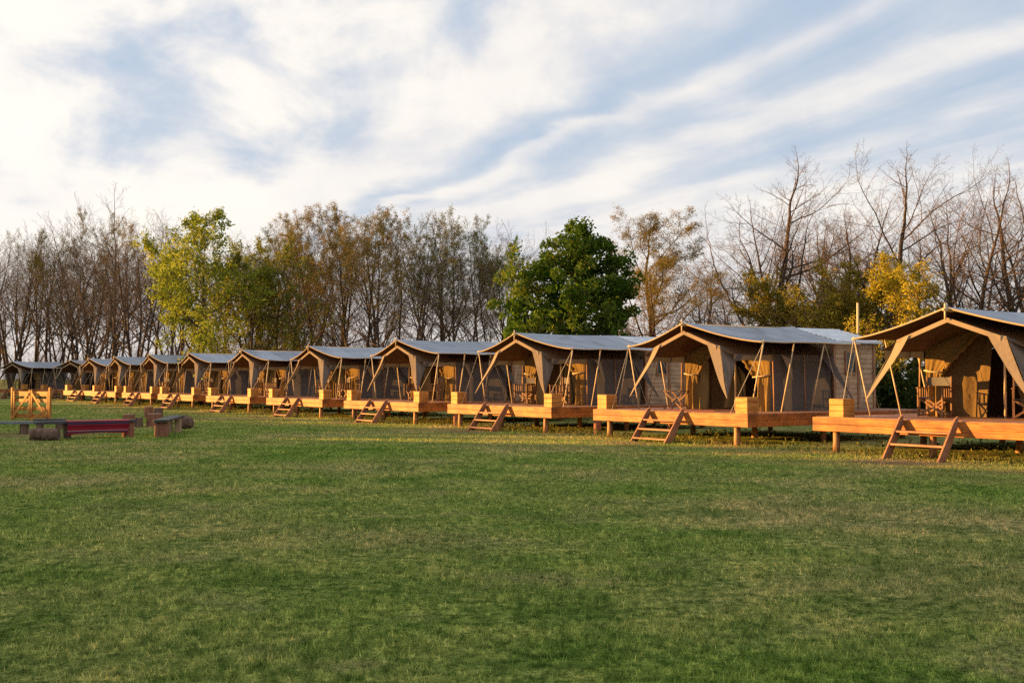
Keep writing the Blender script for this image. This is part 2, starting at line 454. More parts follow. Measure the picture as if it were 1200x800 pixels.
M['leaf_olive'] = leafmat('leaf_olive', [(0, (.075, .085, .025)), (.5, (.13, .135, .04)), (1, (.21, .18, .05))], .35, .5)
M['leaf_lime_dull'] = leafmat('leaf_lime_dull', [(0, (.10, .12, .016)), (.5, (.17, .19, .03)), (1, (.27, .25, .05))], .4, .5)
M['leaf_oldgold'] = leafmat('leaf_oldgold', [(0, (.13, .125, .022)), (.45, (.25, .205, .03)), (1, (.42, .31, .04))], .35, .6)
M['leaf_dark'] = leafmat('leaf_dark', [(0, (.012, .022, .007)), (.6, (.030, .045, .013)), (1, (.06, .07, .02))], .25, .6)
M['litter'] = leafmat('leaf_litter', [(0, (.16, .10, .05)), (.6, (.32, .24, .14)), (1, (.55, .50, .42))], .2, 3)
M['lawn'] = ground_mat()
M['blade'] = blade_mat()

# ------------------------------------------------------------------ ground
g = MB()
g.grid(lambda s, t: (-2500 + 5000 * s, -60 + 5000 * t, 0), 40, 40)
go = g.build('ground', M['lawn'])
tag(go, 'wide mown lawn of green and dry grass', 'ground', kind='structure')

rng = np.random.default_rng(5)
def near_obstacle(x, y):
    return False
def blades(n, y0, y1, hmul=1.0):
    # density falls with the square of the distance, blades widen with it
    uu = rng.random(n)
    Y = y0 * (y1 / y0) ** uu
    half = .475 * Y + 1.2
    X = (rng.random(n) * 2 - 1) * half
    across = X * .817 + Y * .576
    keep = across < 20.6
    X, Y = X[keep], Y[keep]; n = len(X)
    clump = .6 + .8 * (.5 + .5 * np.sin(X * 2.1 + 1.7 * np.sin(Y * 1.3)) * np.sin(Y * 2.7 + 1.3 * np.sin(X * 1.9)))
    w = .0026 * (Y / 6.0) ** .9 * (0.7 + .7 * rng.random(n))
    h = (.015 + .027 * rng.random(n) ** 1.6) * hmul * clump * (1 + .012 * (Y - 6))
    az = rng.random(n) * 2 * pi
    lean = .25 + .9 * rng.random(n)
    dx, dy = np.cos(az), np.sin(az)
    az2 = rng.random(n) * 2 * pi
    sx, sy = np.cos(az2) * w, np.sin(az2) * w
    P = np.zeros((n, 3, 3), dtype=np.float32)
    P[:, 0] = np.stack([X - sx, Y - sy, -.004 * np.ones(n)], 1)
    P[:, 1] = np.stack([X + sx, Y + sy, -.004 * np.ones(n)], 1)
    P[:, 2] = np.stack([X + dx * h * lean, Y + dy * h * lean, h], 1)
    return P
def tufts():
    # uncut grass at the foot of the deck posts and steps
    n = 26000
    k = rng.uniform(-8, 84, n); ac = rng.normal(0.15, .28, n)
    lump = (np.sin(k * 2.3) + np.sin(k * 5.1 + 1) + np.sin(k * .9 + 2)) / 3
    keep = rng.random(n) < .25 + .6 * (lump > .1)
    k, ac = k[keep], ac[keep]; n = len(k)
    X = C0.x + U.x * k + V.x * ac; Y = C0.y + U.y * k + V.y * ac
    h = .05 + .13 * rng.random(n) ** 1.5; az = rng.random(n) * 6.283; ln = .2 + .5 * rng.random(n); w = .005 + .004 * rng.random(n)
    a2 = rng.random(n) * 6.283
    P_ = np.zeros((n, 3, 3), dtype=np.float32)
    P_[:, 0] = np.stack([X - np.cos(a2) * w, Y - np.sin(a2) * w, 0 * X - .004], 1); P_[:, 1] = np.stack([X + np.cos(a2) * w, Y + np.sin(a2) * w, 0 * X - .004], 1)
    P_[:, 2] = np.stack([X + np.cos(az) * h * ln, Y + np.sin(az) * h * ln, h], 1)
    return P_
gb = np_mesh('grass', np.concatenate([blades(620000, 5.2, 70.0), tufts()]), 3, M['blade'])
tag(gb, 'short green grass blades of the lawn', 'grass', kind='stuff')

def litter():
    n = 170
    Y = 6 * (34 / 6.) ** rng.random(n); X = (rng.random(n) * 2 - 1) * (.475 * Y + 1)
    z = .02 + .02 * rng.random(n); a = rng.random(n) * 6.283; s_ = .007 + .012 * rng.random(n); t_ = rng.normal(0, .5, n)
    c = np.stack([X, Y, z], 1)
    d1 = np.stack([np.cos(a), np.sin(a), .3 * t_], 1) * s_[:, None]; d2 = np.stack([-np.sin(a), np.cos(a), .6 * t_], 1) * s_[:, None] * .55
    return np.stack([c - d1, c - d2, c + d1, c + d2], 1)
lt = np_mesh('fallen_leaves', litter(), 4, M['litter'])
tag(lt, 'small pale fallen leaves scattered on the lawn', 'leaves', kind='stuff')

# ------------------------------------------------------------------ decks
DW, DD = 5.8, 7.25
def make_deck():
    r = empty('timber_deck')
    m = MB()
    k = int(DD / .145)
    for i in range(k):
        y = .004 + .0725 + i * .145
        m.box((DW / 2, y, DECK_H - .018), (DW, .139, .036))
    m.build('deck_boards', M['deck_top'], r)
    m = MB()
    for z, h in ((.715, .155), (.556, .155)):
        m.box((DW / 2, -.024, z), (DW + .1, .045, h), bev=.006)
    m.build('front_fascia', M['deck'], r)
    for sx in (-1, 1):
        m = MB()
        xx = DW + .025 if sx > 0 else -.025
        for z, h in ((.715, .155), (.556, .155)):
            m.box((xx, DD / 2 + .004, z), (.045, DD, h), bev=.006)
        m.build('side_fascia', M['deck'], r)
    m = MB()
    for x in (.6, 1.75, 2.9, 4.05, 5.2):
        m.box((x, DD / 2, .69), (.06, DD - .1, .16))
    m.build('joists', M['step'], r)
    for x in (.45, 2.9, 5.3):
        for y in (.16, 3.4, 6.8):
            m = MB()
            m.tube([(x, y, -.05), (x + .01, y, .3), (x, y + .01, .61)], [.085, .08, .078], 10)
            m.build('post', M['post'], r, smooth=True)
    return r

def make_steps(nt, name='wooden_steps'):
    r = empty(name)
    run, W = .66, 1.28
    for sx in (0, 1):
        m = MB()
        x = sx * W
        # plank cut plumb on the deck and level on the grass
        t = .038
        pr = [(-run - .10, .0), (-run + .16, .0), (-.052, .71), (-.052, .90), (-.16, .845)]
        ps = [(x - t / 2, y, z) for y, z in pr] + [(x + t / 2, y, z) for y, z in pr]
        m.add(ps, [(0, 1, 2, 3, 4), (9, 8, 7, 6, 5)] + [(i, 5 + i, 5 + (i + 1) % 5, (i + 1) % 5) for i in range(5)])
        m.build('stringer', M['step'], r)
    hs = (.30, .56) if nt == 2 else (.10, .335, .57)
    for h in hs:
        m = MB()
        y = -run - .02 + (run - .05) * h / .82
        m.box((W / 2, y + .03, h), (W - .05, .22, .042), bev=.006)
        m.build('tread', M['step'], r)
    return r

def make_box():
    m = MB()
    for k in range(3):
        m.box((0, 0, .068 + .136 * k), (.40 - .004 * (k == 1), .40 - .004 * (k == 1), .134), bev=.008)
    return m.build('wooden_box', M['box'])

# ------------------------------------------------------------------ tents
AC = 2.9                       # ridge line, measured along the deck front
HW = 2.65
def P(x, b, h): return (AC + x, b, DECK_H + h)
def roof_h(x):
    x = abs(x)
    return 2.13 - .348 * x if x < 1.15 else 1.73 - .46 * (x - 1.15)
def x_roof(h):
    if h > 1.73: return (2.13 - h) / .348
    return 1.15 + (1.73 - h) / .46

VAR = {}
def fly_pt(s, t, dz=0.0):
    a = abs(s)
    b0 = .70 + .30 * a; b1 = 5.07 - .37 * a
    b = b0 + (b1 - b0) * t
    z = 2.37 - .57 * (1 - (1 - a) ** 1.5)
    z -= VAR['sag'] * sin(pi * t) * (1 - a)
    z -= VAR['side'] * (1 if s * VAR['lean'] > 0 else .3) * a * (1 - a) * 1.5
    z -= .010 * a ** 4 * sin(3 * pi * t) ** 2
    z += .008 * sin(7 * t + 4 * s + VAR['ph']) * a + .005 * sin(15 * t - 7 * s + VAR['ph'] * 2) * a + .03 * sin(3 * pi * t) ** 2 * a * (1 - a) * -1.2
    return P(HW * s, b, z + dz)

def make_tent(seed):
    q = random.Random(seed)
    VAR.update(sag=q.uniform(.02, .075), side=q.uniform(-.01, .05), lean=q.choice((-1, 1)), ph=q.uniform(0, 6), tie={-1: q.uniform(.85, 1.15), 1: q.uniform(.85, 1.15)},
               open={-1: q.uniform(.90, 1.15), 1: q.uniform(.85, 1.15)}, slit=q.uniform(.35, .75), tip={-1: q.uniform(-.08, .12), 1: q.uniform(-.08, .12)})
    if seed == 1: VAR.update(slit=.10, open={-1: 1.18, 1: 1.0}, side=-.03)
    r = empty('canvas_tent')
    m = MB()
    m.grid(lambda i, j: fly_pt(-1 + 2 * i, j), 32, 18, 0)
    m.grid(lambda i, j: fly_pt(-1 + 2 * i, j, -.012), 32, 18, 1, flip=True)
    fly = m.build('fly_sheet', [M['fly_top'], M['fly_under']], r, smooth=True)
    m = MB()
    for t in (0, 1):
        m.tube([fly_pt(-1 + 2 * i / 40, t, -.016) for i in range(41)], .021, 5)
    for s in (-1, 1):
        m.tube([fly_pt(s, i / 30, -.012) for i in range(31)], .016, 5)
    m.build('hem', M['hem'], fly, smooth=True)
    m = MB(); m.tube([P(0, .60, 2.31), P(0, 5.1, 2.30)], .032, 8); m.tube([P(0, .66, 2.10), P(0, .66, 2.445)], .02, 6)
    m.build('ridge_pole', M['pole'], r, smooth=True)
    # inner tent: porch roof and sleeping room
    m = MB()
    def rf(i, j):
        x = -1.66 + 3.32 * i
        b = .76 + (4.75 - .76) * j
        sag = .03 * sin(pi * min(1, j * 2.4)) * (1 if abs(x) > .1 else .3)
        return P(x, b, roof_h(x) - sag)
    m.grid(rf, 20, 14)
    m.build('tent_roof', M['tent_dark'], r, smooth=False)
    for sx in (-1, 1):
        m = MB()
        m.grid(lambda i, j: P(sx * (1.66 - .02 * j - .025 * sin(pi * j) + .022 * sin(i * 17) * j), 2.30 + 2.45 * i, 1.495 * (1 - j)), 24, 8)
        m.build('side_wall', M['tent'], r, smooth=True)
        m = MB()   # valance hanging from the eave over the porch opening
        m.grid(lambda i, j: P(sx * 1.675, .9 + 3.9 * i, 1.50 - (.17 + .015 * sin(i * 40)) * j), 40, 2)
        m.build('valance', M['tent'], r, smooth=True)
        # porch flap: strip that runs from the shoulder out to a point near the deck
        m = MB()
        def fl(i, j, off=0):
            k = i
            w = .19 * (1 - k) ** .8 + .012
            cx = 1.10 + (.85 + VAR['tip'][sx]) * (k ** 1.15) ; cb = .74 - .29 * k; ch = 1.76 - 1.40 * k
            q = (j - .5) * 2
            return P(sx * (cx + q * w * .95), cb + .05 * q * (1 - k) + off + .02 * sin(k * 6), ch + q * w * -.25)
        m.grid(lambda i, j: fl(i, j), 14, 4)
        m.build('porch_flap', M['flap'], r, smooth=True)
        # wing behind the flap
        m = MB()
        p0 = Vector(fl(0, 1)); p1 = Vector(fl(1, 1)); p2 = Vector(P(sx * 1.56, 1.15, 1.50))
        def wg(i, j):
            a = p0.lerp(p1, i); c = p0.lerp(p2, 1.0).lerp(p1, i)
            q = a.lerp(c, j)
            q.x += sx * .05 * sin(pi * j) * sin(pi * i)
            return q
        m.grid(wg, 10, 6)
        m.build('porch_wing', M['tent'], r, smooth=True)
        # rear brace strip
        m = MB()
        def rb(i, j):
            w = .17 * (1 - i) + .02; q = (j - .5) * 2
            return P(sx * (1.72 + .38 * i), 4.35 + .75 * i + q * w, 1.55 - 1.3 * i + q * w * .2)
        m.grid(rb, 8, 2)
        m.build('rear_flap', M['tent'], r, smooth=True)
        # curtain, tied back at the side
        def ct(i, j):
            h = 2.08 * (1 - i)
            xo = min(1.62, x_roof(h) - .012)
            th_, op = VAR['tie'][sx], VAR['open'][sx]
            if h > th_: xi = op * ((2.08 - h) / (2.08 - th_)) ** .9
            else: xi = op + .04 * (th_ - h) - .10 * (th_ - h) ** 2
            xi = min(xi, xo - .01)
            x = xi + (xo - xi) * j
            tight = 1 - .75 * math.exp(-((h - th_) / .22) ** 2)
            up_ = 1 / (1 + math.exp(-(h - th_ - .05) / .08))
            b = 2.30 + (.07 - .048 * up_) * sin(j * (13 - 7 * up_) + h * (1.5 + 3 * up_)) * tight * min(1, (xo - xi) * 2.2) + .02 * (1 - .6 * up_) * sin(j * 31 + 2)
            return P(sx * x, b, h)
        m = MB()
        m.grid(ct, 40, 28)
        cu = m.build('door_curtain', M['curtain'], r, smooth=True)
        m = MB()
        pts = [Vector(ct(k / 24 * .535, 0)) + Vector((0, -.03, 0)) for k in range(25)]
        m.tube(pts, [.045 + .02 * sin(k * 1.7) for k in range(25)], 7)
        m.build('rolled_edge', M['curtain'], cu, smooth=True)
        m = MB()
        m.tube([P(sx * (VAR['open'][sx] - .03), 2.22, VAR['tie'][sx]), P(sx * 1.4, 2.2, VAR['tie'][sx] + .02), P(sx * 1.62, 2.26, VAR['tie'][sx] + .05)], .022, 6)
        m.build('tie_strap', M['hem'], cu, smooth=True)
    m = MB()   # lit trim on the gable edge
    pts = [(-1.2, roof_h(1.2)), (-1.12, roof_h(1.12)), (-.55, roof_h(.55)), (0, 2.13), (.55, roof_h(.55)), (1.12, roof_h(1.12)), (1.2, roof_h(1.2))]
    m.grid(lambda i, j: P(pts[int(round(i * 6))][0], .735 - .01 * j, pts[int(round(i * 6))][1] + .015 - .10 * j), 6, 1)
    m.build('gable_trim', M['flap'], r)
    m = MB()   # partition inside, with a slit in the middle
    for sx in (-1, 1):
        def pt(i, j):
            h = 2.05 * (1 - i)
            xo = min(1.60, x_roof(h) - .02)
            xi = min(VAR['slit'] + .45 * max(0, (1.9 - h) / 1.9) * (1 if seed > 1 or sx > 0 else .4), xo - .01)
            return P(sx * (xi + (xo - xi) * j), (3.15 if seed > 1 else 2.62) + .06 * sin(j * 9 + sx) * (1 + (seed == 1) * .3 * (sx > 0)) + .02 * sin(j * 25 + h), h)
        m.grid(pt, 14, 22)
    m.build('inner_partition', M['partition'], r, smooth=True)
    m = MB()
    m.grid(lambda i, j: P(-1.64 + 3.28 * i, 4.74, (roof_h(-1.64 + 3.28 * i) - .01) * j), 12, 6)
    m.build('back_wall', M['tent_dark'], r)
    m = MB(); m.tube([P(.30, 2.36, 0), P(.30, 2.36, 2.0)], .03, 7)
    m.build('centre_pole', M['pole'], r, smooth=True)
    for sx in (-1, 1):
        for b in (1.02, 2.15, 3.3, 4.62):
            t = (b - 1.0) / 3.7
            top = fly_pt(sx * .985, max(0, min(1, t)), -.02)
            m = MB(); m.tube([P(sx * 2.16, b - .02, 0), (top[0], top[1], top[2] + .05)], .019, 7)
            m.build('support_pole', M['pole'], r, smooth=True)
        for b in (2.28, 3.5):
            m = MB(); m.tube([P(sx * 1.78, b, 0), P(sx * 1.74, b, 1.52)], .018, 6)
            m.build('wall_pole', M['post'], r, smooth=True)
    for sx in (-1, 1):
        for (b0, b1, x1, h1) in ((1.02, .12, 2.3, 0.0), (4.62, 5.7, 2.5, 0.0), (3.3, 4.3, 2.4, 0.0)):
            t = (b0 - 1.0) / 3.7
            top = fly_pt(sx * .985, max(0, min(1, t)), 0)
            m = MB(); m.tube([top, P(sx * x1, b1, h1)], .007, 4)
            m.build('guy_rope', M['rope'], r)
    m = MB(); m.tube([fly_pt(1, 0)[0:3], (AC + 1.95, .45, DECK_H + .36)], .006, 4)
    # small tie pennant on the right wall
    m2 = MB(); m2.add([P(1.80, 2.55, 1.5), P(1.80, 2.86, 1.40), P(1.86, 2.95, .78)], [(0, 1, 2)])
    m2.build('wall_pennant', M['flap'], r)
    return r

def make_cabin():
    r = empty('plank_cabin')
    x0, x1, y0, y1 = 1.5, 4.2, 5.22, 7.0
    h_e, h_r = 1.86, 2.3
    m = MB()
    nb = 13
    bh = h_e / nb
    for i in range(nb):
        z = DECK_H + bh * (i + .5)
        m.box(((x0 + x1) / 2, y0, z), (x1 - x0, .03, bh - .008), bev=.006)
        m.box(((x0 + x1) / 2, y1, z), (x1 - x0, .03, bh - .008), bev=.006)
        for x in (x0, x1):
            m.box((x, (y0 + y1) / 2, z), (.03, y1 - y0 - .04, bh - .008), bev=.006)
    for y in (y0, y1):
        m.add([(x0, y, DECK_H + h_e), (x1, y, DECK_H + h_e), ((x0 + x1) / 2, y, DECK_H + h_r)], [(0, 1, 2)])
    m.box(((x0 + x1) / 2, (y0 + y1) / 2, DECK_H + h_e / 2), (x1 - x0 - .06, y1 - y0 - .06, h_e - .01))
    m.build('wall', M['cabin'], r)
    m = MB()
    for sx in (-1, 1):
        e = 1.56
        pts = [(AC - .05, y0 - .12, h_r + .06), (AC - .05, y1 + .12, h_r + .06)]
        def rp_(i, j, dz):
            x = sx * e * i
            return (2.85 + x, y0 - .12 + (y1 - y0 + .26) * j, DECK_H + h_r + .05 - .42 * i + .010 * sin(i * 60) + dz)
        m.grid(lambda i, j: rp_(i, j, 0), 40, 2, 0)
        m.grid(lambda i, j: rp_(i, j, -.03), 40, 2, 0, flip=True)
        m.bar(rp_(0, 0, -.04), rp_(1, 0, -.04), .03, .07)
        m.bar(rp_(1, 0, -.03), rp_(1, 1, -.03), .03, .06)
    m.build('roof', M['roof_sheet'], r)
    for (x, y) in ((x0, y0), (x1, y0), (x0, y1), (x1, y1)):
        m = MB(); m.box((x, y, DECK_H + h_e / 2), (.10, .10, h_e - .004)); m.build('corner_post', M['trim'], r)
    m = MB(); m.box((x1 + .02, 6.30, DECK_H + h_e / 2), (.05, .09, h_e - .02)); m.build('wall_batten', M['trim'], r)
    w = MB()
    for y in (5.72, 6.16): w.box((x1 + .03, y, DECK_H + 1.32), (.05, .06, .62))
    for z in (1.01, 1.63): w.box((x1 + .03, 5.94, DECK_H + z), (.048, .50, .06))
    wf = w.build('window', M['trim'], r)
    w = MB(); w.box((x1 + .018, 5.94, DECK_H + 1.32), (.02, .40, .56)); w.build('pane', M['glass'], wf)
    return r

def make_chair():
    r = empty('director_chair')
    hw, hd = .28, .22
    for sx in (-1, 1):
        m = MB()
        for y in (-hd, hd): m.box((sx * hw, y, .33), (.03, .045, .62))
        m.box((sx * hw, 0, .655), (.06, .52, .025), bev=.005)
        m.box((sx * hw, 0, .05), (.03, .46, .04)); m.box((sx * hw, 0, .42), (.03, .44, .04))
        for k in (-.11, 0, .11): m.box((sx * hw, k, .54), (.018, .035, .21))
        m.box((sx * hw, hd, .78), (.03, .035, .26))
        m.build('side_frame', M['chair'], r)
    m = MB()
    for y in (-.14, .14):
        m.bar((-hw + .02, y, .06), (hw - .02, y + .02, .41), .02, .04)
        m.bar((hw - .02, y, .06), (-hw + .02, y - .02, .41), .02, .04)
    m.build('cross_legs', M['chair'], r)
    m = MB(); m.grid(lambda i, j: (-hw + 2 * hw * i, -.21 + .42 * j, .445 - .03 * sin(pi * i)), 8, 3); m.build('seat', M['back_canvas'], r, smooth=True)
    m = MB(); m.grid(lambda i, j: (-hw - .012 + (2 * hw + .024) * i, hd + .02 + .025 * sin(pi * i), .70 + .19 * j), 8, 2)
    m.grid(lambda i, j: (-hw - .012 + (2 * hw + .024) * i, hd + .028 + .025 * sin(pi * i), .70 + .19 * j), 8, 2, flip=True)
    m.build('backrest', M['back_canvas'], r, smooth=True)
    return r

def make_rack():
    r = empty('folding_table')
    m = MB()
    for y in (-.2, .2):
        m.bar((-.28, y, .0), (.28, y, .5), .025, .035); m.bar((.28, y + .03, .0), (-.28, y + .03, .5), .025, .035)
    m.build('crossed_legs', M['chair'], r)
    m = MB()
    for i in range(5): m.box((-.24 + .12 * i, 0, .515), (.09, .5, .02))
    m.build('table_top', M['chair'], r)
    return r

ROW = ['at the right edge of the photo', 'second from the right', 'third from the right', 'fourth from the right', 'fifth from the right',
       'sixth from the right', 'seventh from the right', 'eighth from the right', 'ninth from the right', 'third from the left end',
       'second from the left end', 'at the far left end']
DECKNAME = ['nearest deck at the right edge', 'second deck from the right', 'third deck from the right', 'fourth deck from the right', 'fifth deck from the right',
       'sixth deck from the right', 'seventh deck from the right', 'eighth deck from the right', 'ninth deck from the right', 'third deck from the left end',
       'second deck from the left end', 'farthest deck at the left end']
NS = [0, 1, 2, 3, 4, 5, 6, 7, 8, 9, 10, 12]
TURN = {9: radians(7), 10: radians(21), 12: radians(20)}
BEND = {7: Vector((.22, 0, 0)), 8: Vector((.36, 0, 0)), 9: Vector((.75, 0, 0)), 10: Vector((1.2, .3, 0)), 12: at(14, 95) + U * 2.9 - V * .7 - (C0 + U * (STEP * 12))}
TENT_NOTE = ['wide porch with gathered golden curtains', 'pole tip above its ridge', 'grey fly sheet and one chair in the porch',
             'tapered porch flaps and pale chair in the porch', 'two chairs behind its porch flap', 'narrow porch and grey side wall', 'grey roof just right of the yellow-green tree',
             'half hidden under the yellow-green tree', 'walls warm in the sun', 'small and half shaded with grey flaps', 'dark and shaded with grey flaps', 'dark and shaded with a broad sagging grey roof']
deck_p, step3_p, step2_p, box_p, tent_p, cabin_p, chair_p, rack_p = make_deck(), make_steps(3), make_steps(2), make_box(), make_tent(1), make_cabin(), make_chair(), make_rack()
used = set()
tent_ps = [tent_p] + [make_tent(k) for k in (2, 3, 4, 5, 6)]
def put(proto, pos, rz, label, cat, group, scale=None):
    o = proto if proto.name not in used else copy_tree(proto)
    used.add(proto.name)
    if o is proto: KIDS.setdefault(proto.name, children(proto))
    o.location = pos; o.rotation_euler = (0, 0, rz)
    if scale: o.scale = scale
    o['label'] = label; o['category'] = cat
    if group: o['group'] = group
    elif 'group' in o: del o['group']
    return o
def loc(n, a, b, h=0.0):
    return corner(n) + Matrix.Rotation(TURN.get(n, 0), 3, 'Z') @ (V * b - U * a) + Vector((0, 0, h))

# sweep order matters: the originals are put before any copy is taken
for p in (deck_p, step3_p, step2_p, box_p, *tent_ps, cabin_p, chair_p, rack_p):
    KIDS[p.name] = children(p)
    for c in KIDS[p.name]: KIDS[c.name] = children(c)
jr = random.Random(3)
for i, n in enumerate(NS):
    RT = ROT + TURN.get(n, 0)
    put(deck_p, corner(n), RT, 'raised timber deck under the tent %s' % ROW[i], 'deck', 'raised timber decks in a row')
    dz = jr.uniform(-.03, .03)
    sc = (1 + jr.uniform(-.008, .008), 1, 1)
    t = put(tent_ps[(0, 1, 2, 3, 4, 5, 1, 3, 2, 4, 5, 3)[i]], corner(n), RT + jr.uniform(-.012, .012), 'canvas tent %s, %s' % (ROW[i], TENT_NOTE[i]), 'tent', 'canvas tents in a row', sc)
    if i in (4, 5, 6): t.scale = (1, 1, .985)
    sp = put(step2_p if i == 0 else step3_p, loc(n, 2.33 + jr.uniform(-.05, .05), -.0), RT, 'wooden steps up to the %s' % DECKNAME[i], 'steps', 'wooden deck steps')
    put(box_p, loc(n, .24 if i else .55, .24, DECK_H), RT, 'square wooden box on the left front corner of the %s' % DECKNAME[i], 'box', 'wooden boxes on the deck corners')
    if i > 0:
        put(box_p, loc(n, DW - .24, .24, DECK_H), RT, 'square wooden box on the right front corner of the %s' % DECKNAME[i], 'box', 'wooden boxes on the deck corners')
    if 0 <= i <= 6:
        put(cabin_p, corner(n), RT, 'plank cabin with pale sheet roof behind the tent %s' % ROW[i], 'cabin', 'plank cabins behind the tents')
chairs = [(0, 1.85, 1.70, .15, 'left director chair with grey back in the porch of the nearest tent'),
          (0, 4.05, 1.55, .5, 'director chair cut by the right edge of the photo'),
          (1, 3.35, 3.75, .1, 'dark director chair inside the second tent from the right'),
          (2, 1.80, 1.75, .2, 'director chair in the porch of the third tent from the right'),
          (2, 3.9, 1.8, -.5, 'director chair behind the right flap of the third tent from the right'),
          (3, 2.1, 1.9, .1, 'director chair with pale back in the porch of the fourth tent from the right'),
          (3, 3.8, 1.75, -.5, 'director chair beside the right curtain of the fourth tent from the right'),
          (4, 2.0, 1.8, .1, 'director chair left in the porch of the fifth tent from the right'),
          (4, 4.2, 1.7, -.4, 'director chair right of the flap of the fifth tent from the right'),
          (5, 2.2, 1.9, .1, 'director chair left in the porch of the sixth tent from the right'),
          (5, 4.2, 1.7, -.4, 'director chair right of the flap of the sixth tent from the right'),
          (6, 2.5, 1.9, .1, 'director chair in the porch of the seventh tent from the right'),
          (7, 2.5, 1.9, .1, 'director chair in the porch of the tent half hidden by leaves')]
for (n, a, b, rz, lb) in chairs:
    put(chair_p, loc(n, a + jr.uniform(-.12, .12), b + jr.uniform(-.1, .1), DECK_H), ROT + rz + jr.uniform(-.35, .35) * (n > 0), lb, 'chair', 'director chairs on the decks')
put(rack_p, loc(1, 1.75, 1.5, DECK_H), ROT + .3, 'folding table with crossed legs in the porch of the second tent from the right', 'table', None)
m = MB(); m.box((0, 0, .006), (1.9, .9, .012), bev=.004)
rg = m.build('porch_rug', M['rug'], loc=loc(1, 2.9, 1.3, DECK_H)); rg.rotation_euler = (0, 0, ROT)
tag(rg, 'dark red rug on the second deck from the right', 'rug')

# ------------------------------------------------------------------ small things round the fire place
def log_upright(name, px, Y, r, h, label, cat, mat='stump_bark', group=None):
    m = MB()
    q = random.Random(px)
    n = 16
    rr = [r * (1 + .06 * q.uniform(-1, 1)) for _ in range(n)]
    pts = []
    for z, k in ((0, 1.06), (.06, 1.0), (h - .02, .98), (h, .93)):
        for i in range(n):
            th = 2 * pi * i / n
            pts.append((rr[i] * k * cos(th), rr[i] * k * sin(th), z))
    fs = [(j * n + i, j * n + (i + 1) % n, (j + 1) * n + (i + 1) % n, (j + 1) * n + i) for j in range(3) for i in range(n)]
    m.add(pts, fs, 0)
    m.add([pts[3 * n + i] for i in range(n)], [tuple(range(n))], 1)
    o = m.build(name, [M[mat], M['log_end']], loc=at(px, Y))
    return tag(o, label, cat, group)
sg = 'upright stumps by the fire place'
log_upright('stump_stool', 152, 39.0, .21, .42, 'reddish stump just behind the red blanket', 'stump', group=sg)
log_upright('stump_stool', 163, 38.2, .15, .34, 'small grey stump right of the reddish one behind the blanket', 'stump', 'log_bark', sg)
log_upright('stump_stool', 182, 38.5, .26, .46, 'largest reddish stump left of the black plank bench', 'stump', group=sg)
log_upright('stump_stool', 175, 48.0, .19, .46, 'reddish stump farthest back by the fire place', 'stump', group=sg)
log_upright('stump_stool', 186, 47.0, .20, .44, 'dark round stump farthest back beside a reddish one', 'stump', 'log_bark', sg)
for k, (n, nm) in enumerate(((2, 'third and second'), (3, 'fourth and third'), (4, 'fifth and fourth'), (5, 'sixth and fifth'))):
    p = loc(n, 6.75, 1.0)
    o = log_upright('marker_stump', 512, 40, .12, .42, 'short log post on the grass between the %s decks from the right' % nm, 'log post', 'stump_bark', 'log posts between the decks')
    o.location = p

def bench(pxa, Ya, pxb, Yb, width, z, mat, label, legs, overhang=.0, name='plank_bench'):
    pa, pb = at(pxa, Ya), at(pxb, Yb)
    c = (pa + pb) / 2; d = pb - pa
    r = empty(name, c, math.atan2(d.y, d.x), label, 'bench')
    L = d.length
    m = MB(); m.box((0, 0, z - .04), (L, width, .08), bev=.01)
    m.build('seat', M[mat], r)
    return r, L
# bench with the blanket
r, L = bench(42, 30.3, 158, 31.9, .42, .50, 'plank_dark', 'dark plank bench half covered by a red striped blanket', None)
m = MB()
m.tube([(L / 2 - .16, .0, 0), (L / 2 - .17, .01, .42)], [.17, .16], 12); m.build('leg', M['stump_bark'], r, smooth=False)
m = MB()
m.tube([(-L / 2 + .85, .0, 0), (-L / 2 + .84, .01, .42)], [.10, .11], 10); m.build('leg', M['log_bark'], r)
bench_root = r
bl = MB()
def blk(i, j):
    x = -L / 2 + .78 + (L - .98) * i
    q = j * 1.02
    y0, y1 = .225, -.23
    if q < .3: return (x, y0 - (y0 - y1) * q / .3, .506 + .004 * sin(i * 30))
    k = (q - .3) / .72
    return (x + .05 * k * sin(i * 5), y1 - .012 - .03 * sin(i * 9 + 1) * k - .02 * k, .50 - .40 * k * (1 - .10 * sin(i * 3.1 + .5) - .12 * i))
bl.grid(blk, 40, 16)
nt = NT('blanket_stripes')
tc = nt.n('ShaderNodeTexCoord'); sp = nt.n('ShaderNodeSeparateXYZ'); nt.l(tc.outputs['Object'], sp.inputs[0])
rp = nt.n('ShaderNodeValToRGB')
mr = nt.n('ShaderNodeMapRange'); mr.inputs['From Min'].default_value = .08; mr.inputs['From Max'].default_value = .52; nt.l(sp.outputs[2], mr.inputs[0])
nt.l(mr.outputs[0], rp.inputs[0])
R_, N_, K_ = (.20, .018, .026), (.045, .042, .075), (.34, .14, .145)
ramp(rp, [(0, R_), (.18, R_), (.22, N_), (.30, K_), (.36, R_), (.52, R_), (.56, (.10, .01, .02)), (.62, R_), (.72, N_), (.80, N_), (.86, R_), (.93, K_)], 'CONSTANT')
d = nt.n('ShaderNodeBsdfDiffuse'); nt.l(rp.outputs[0], d.inputs['Color']); nt.l(d.outputs[0], nt.out.inputs[0])
bo = bl.build('blanket', nt.mat, loc=bench_root.location, smooth=True); bo.rotation_euler = bench_root.rotation_euler
tag(bo, 'red blanket with dark and pink stripes over the dark bench', 'blanket')
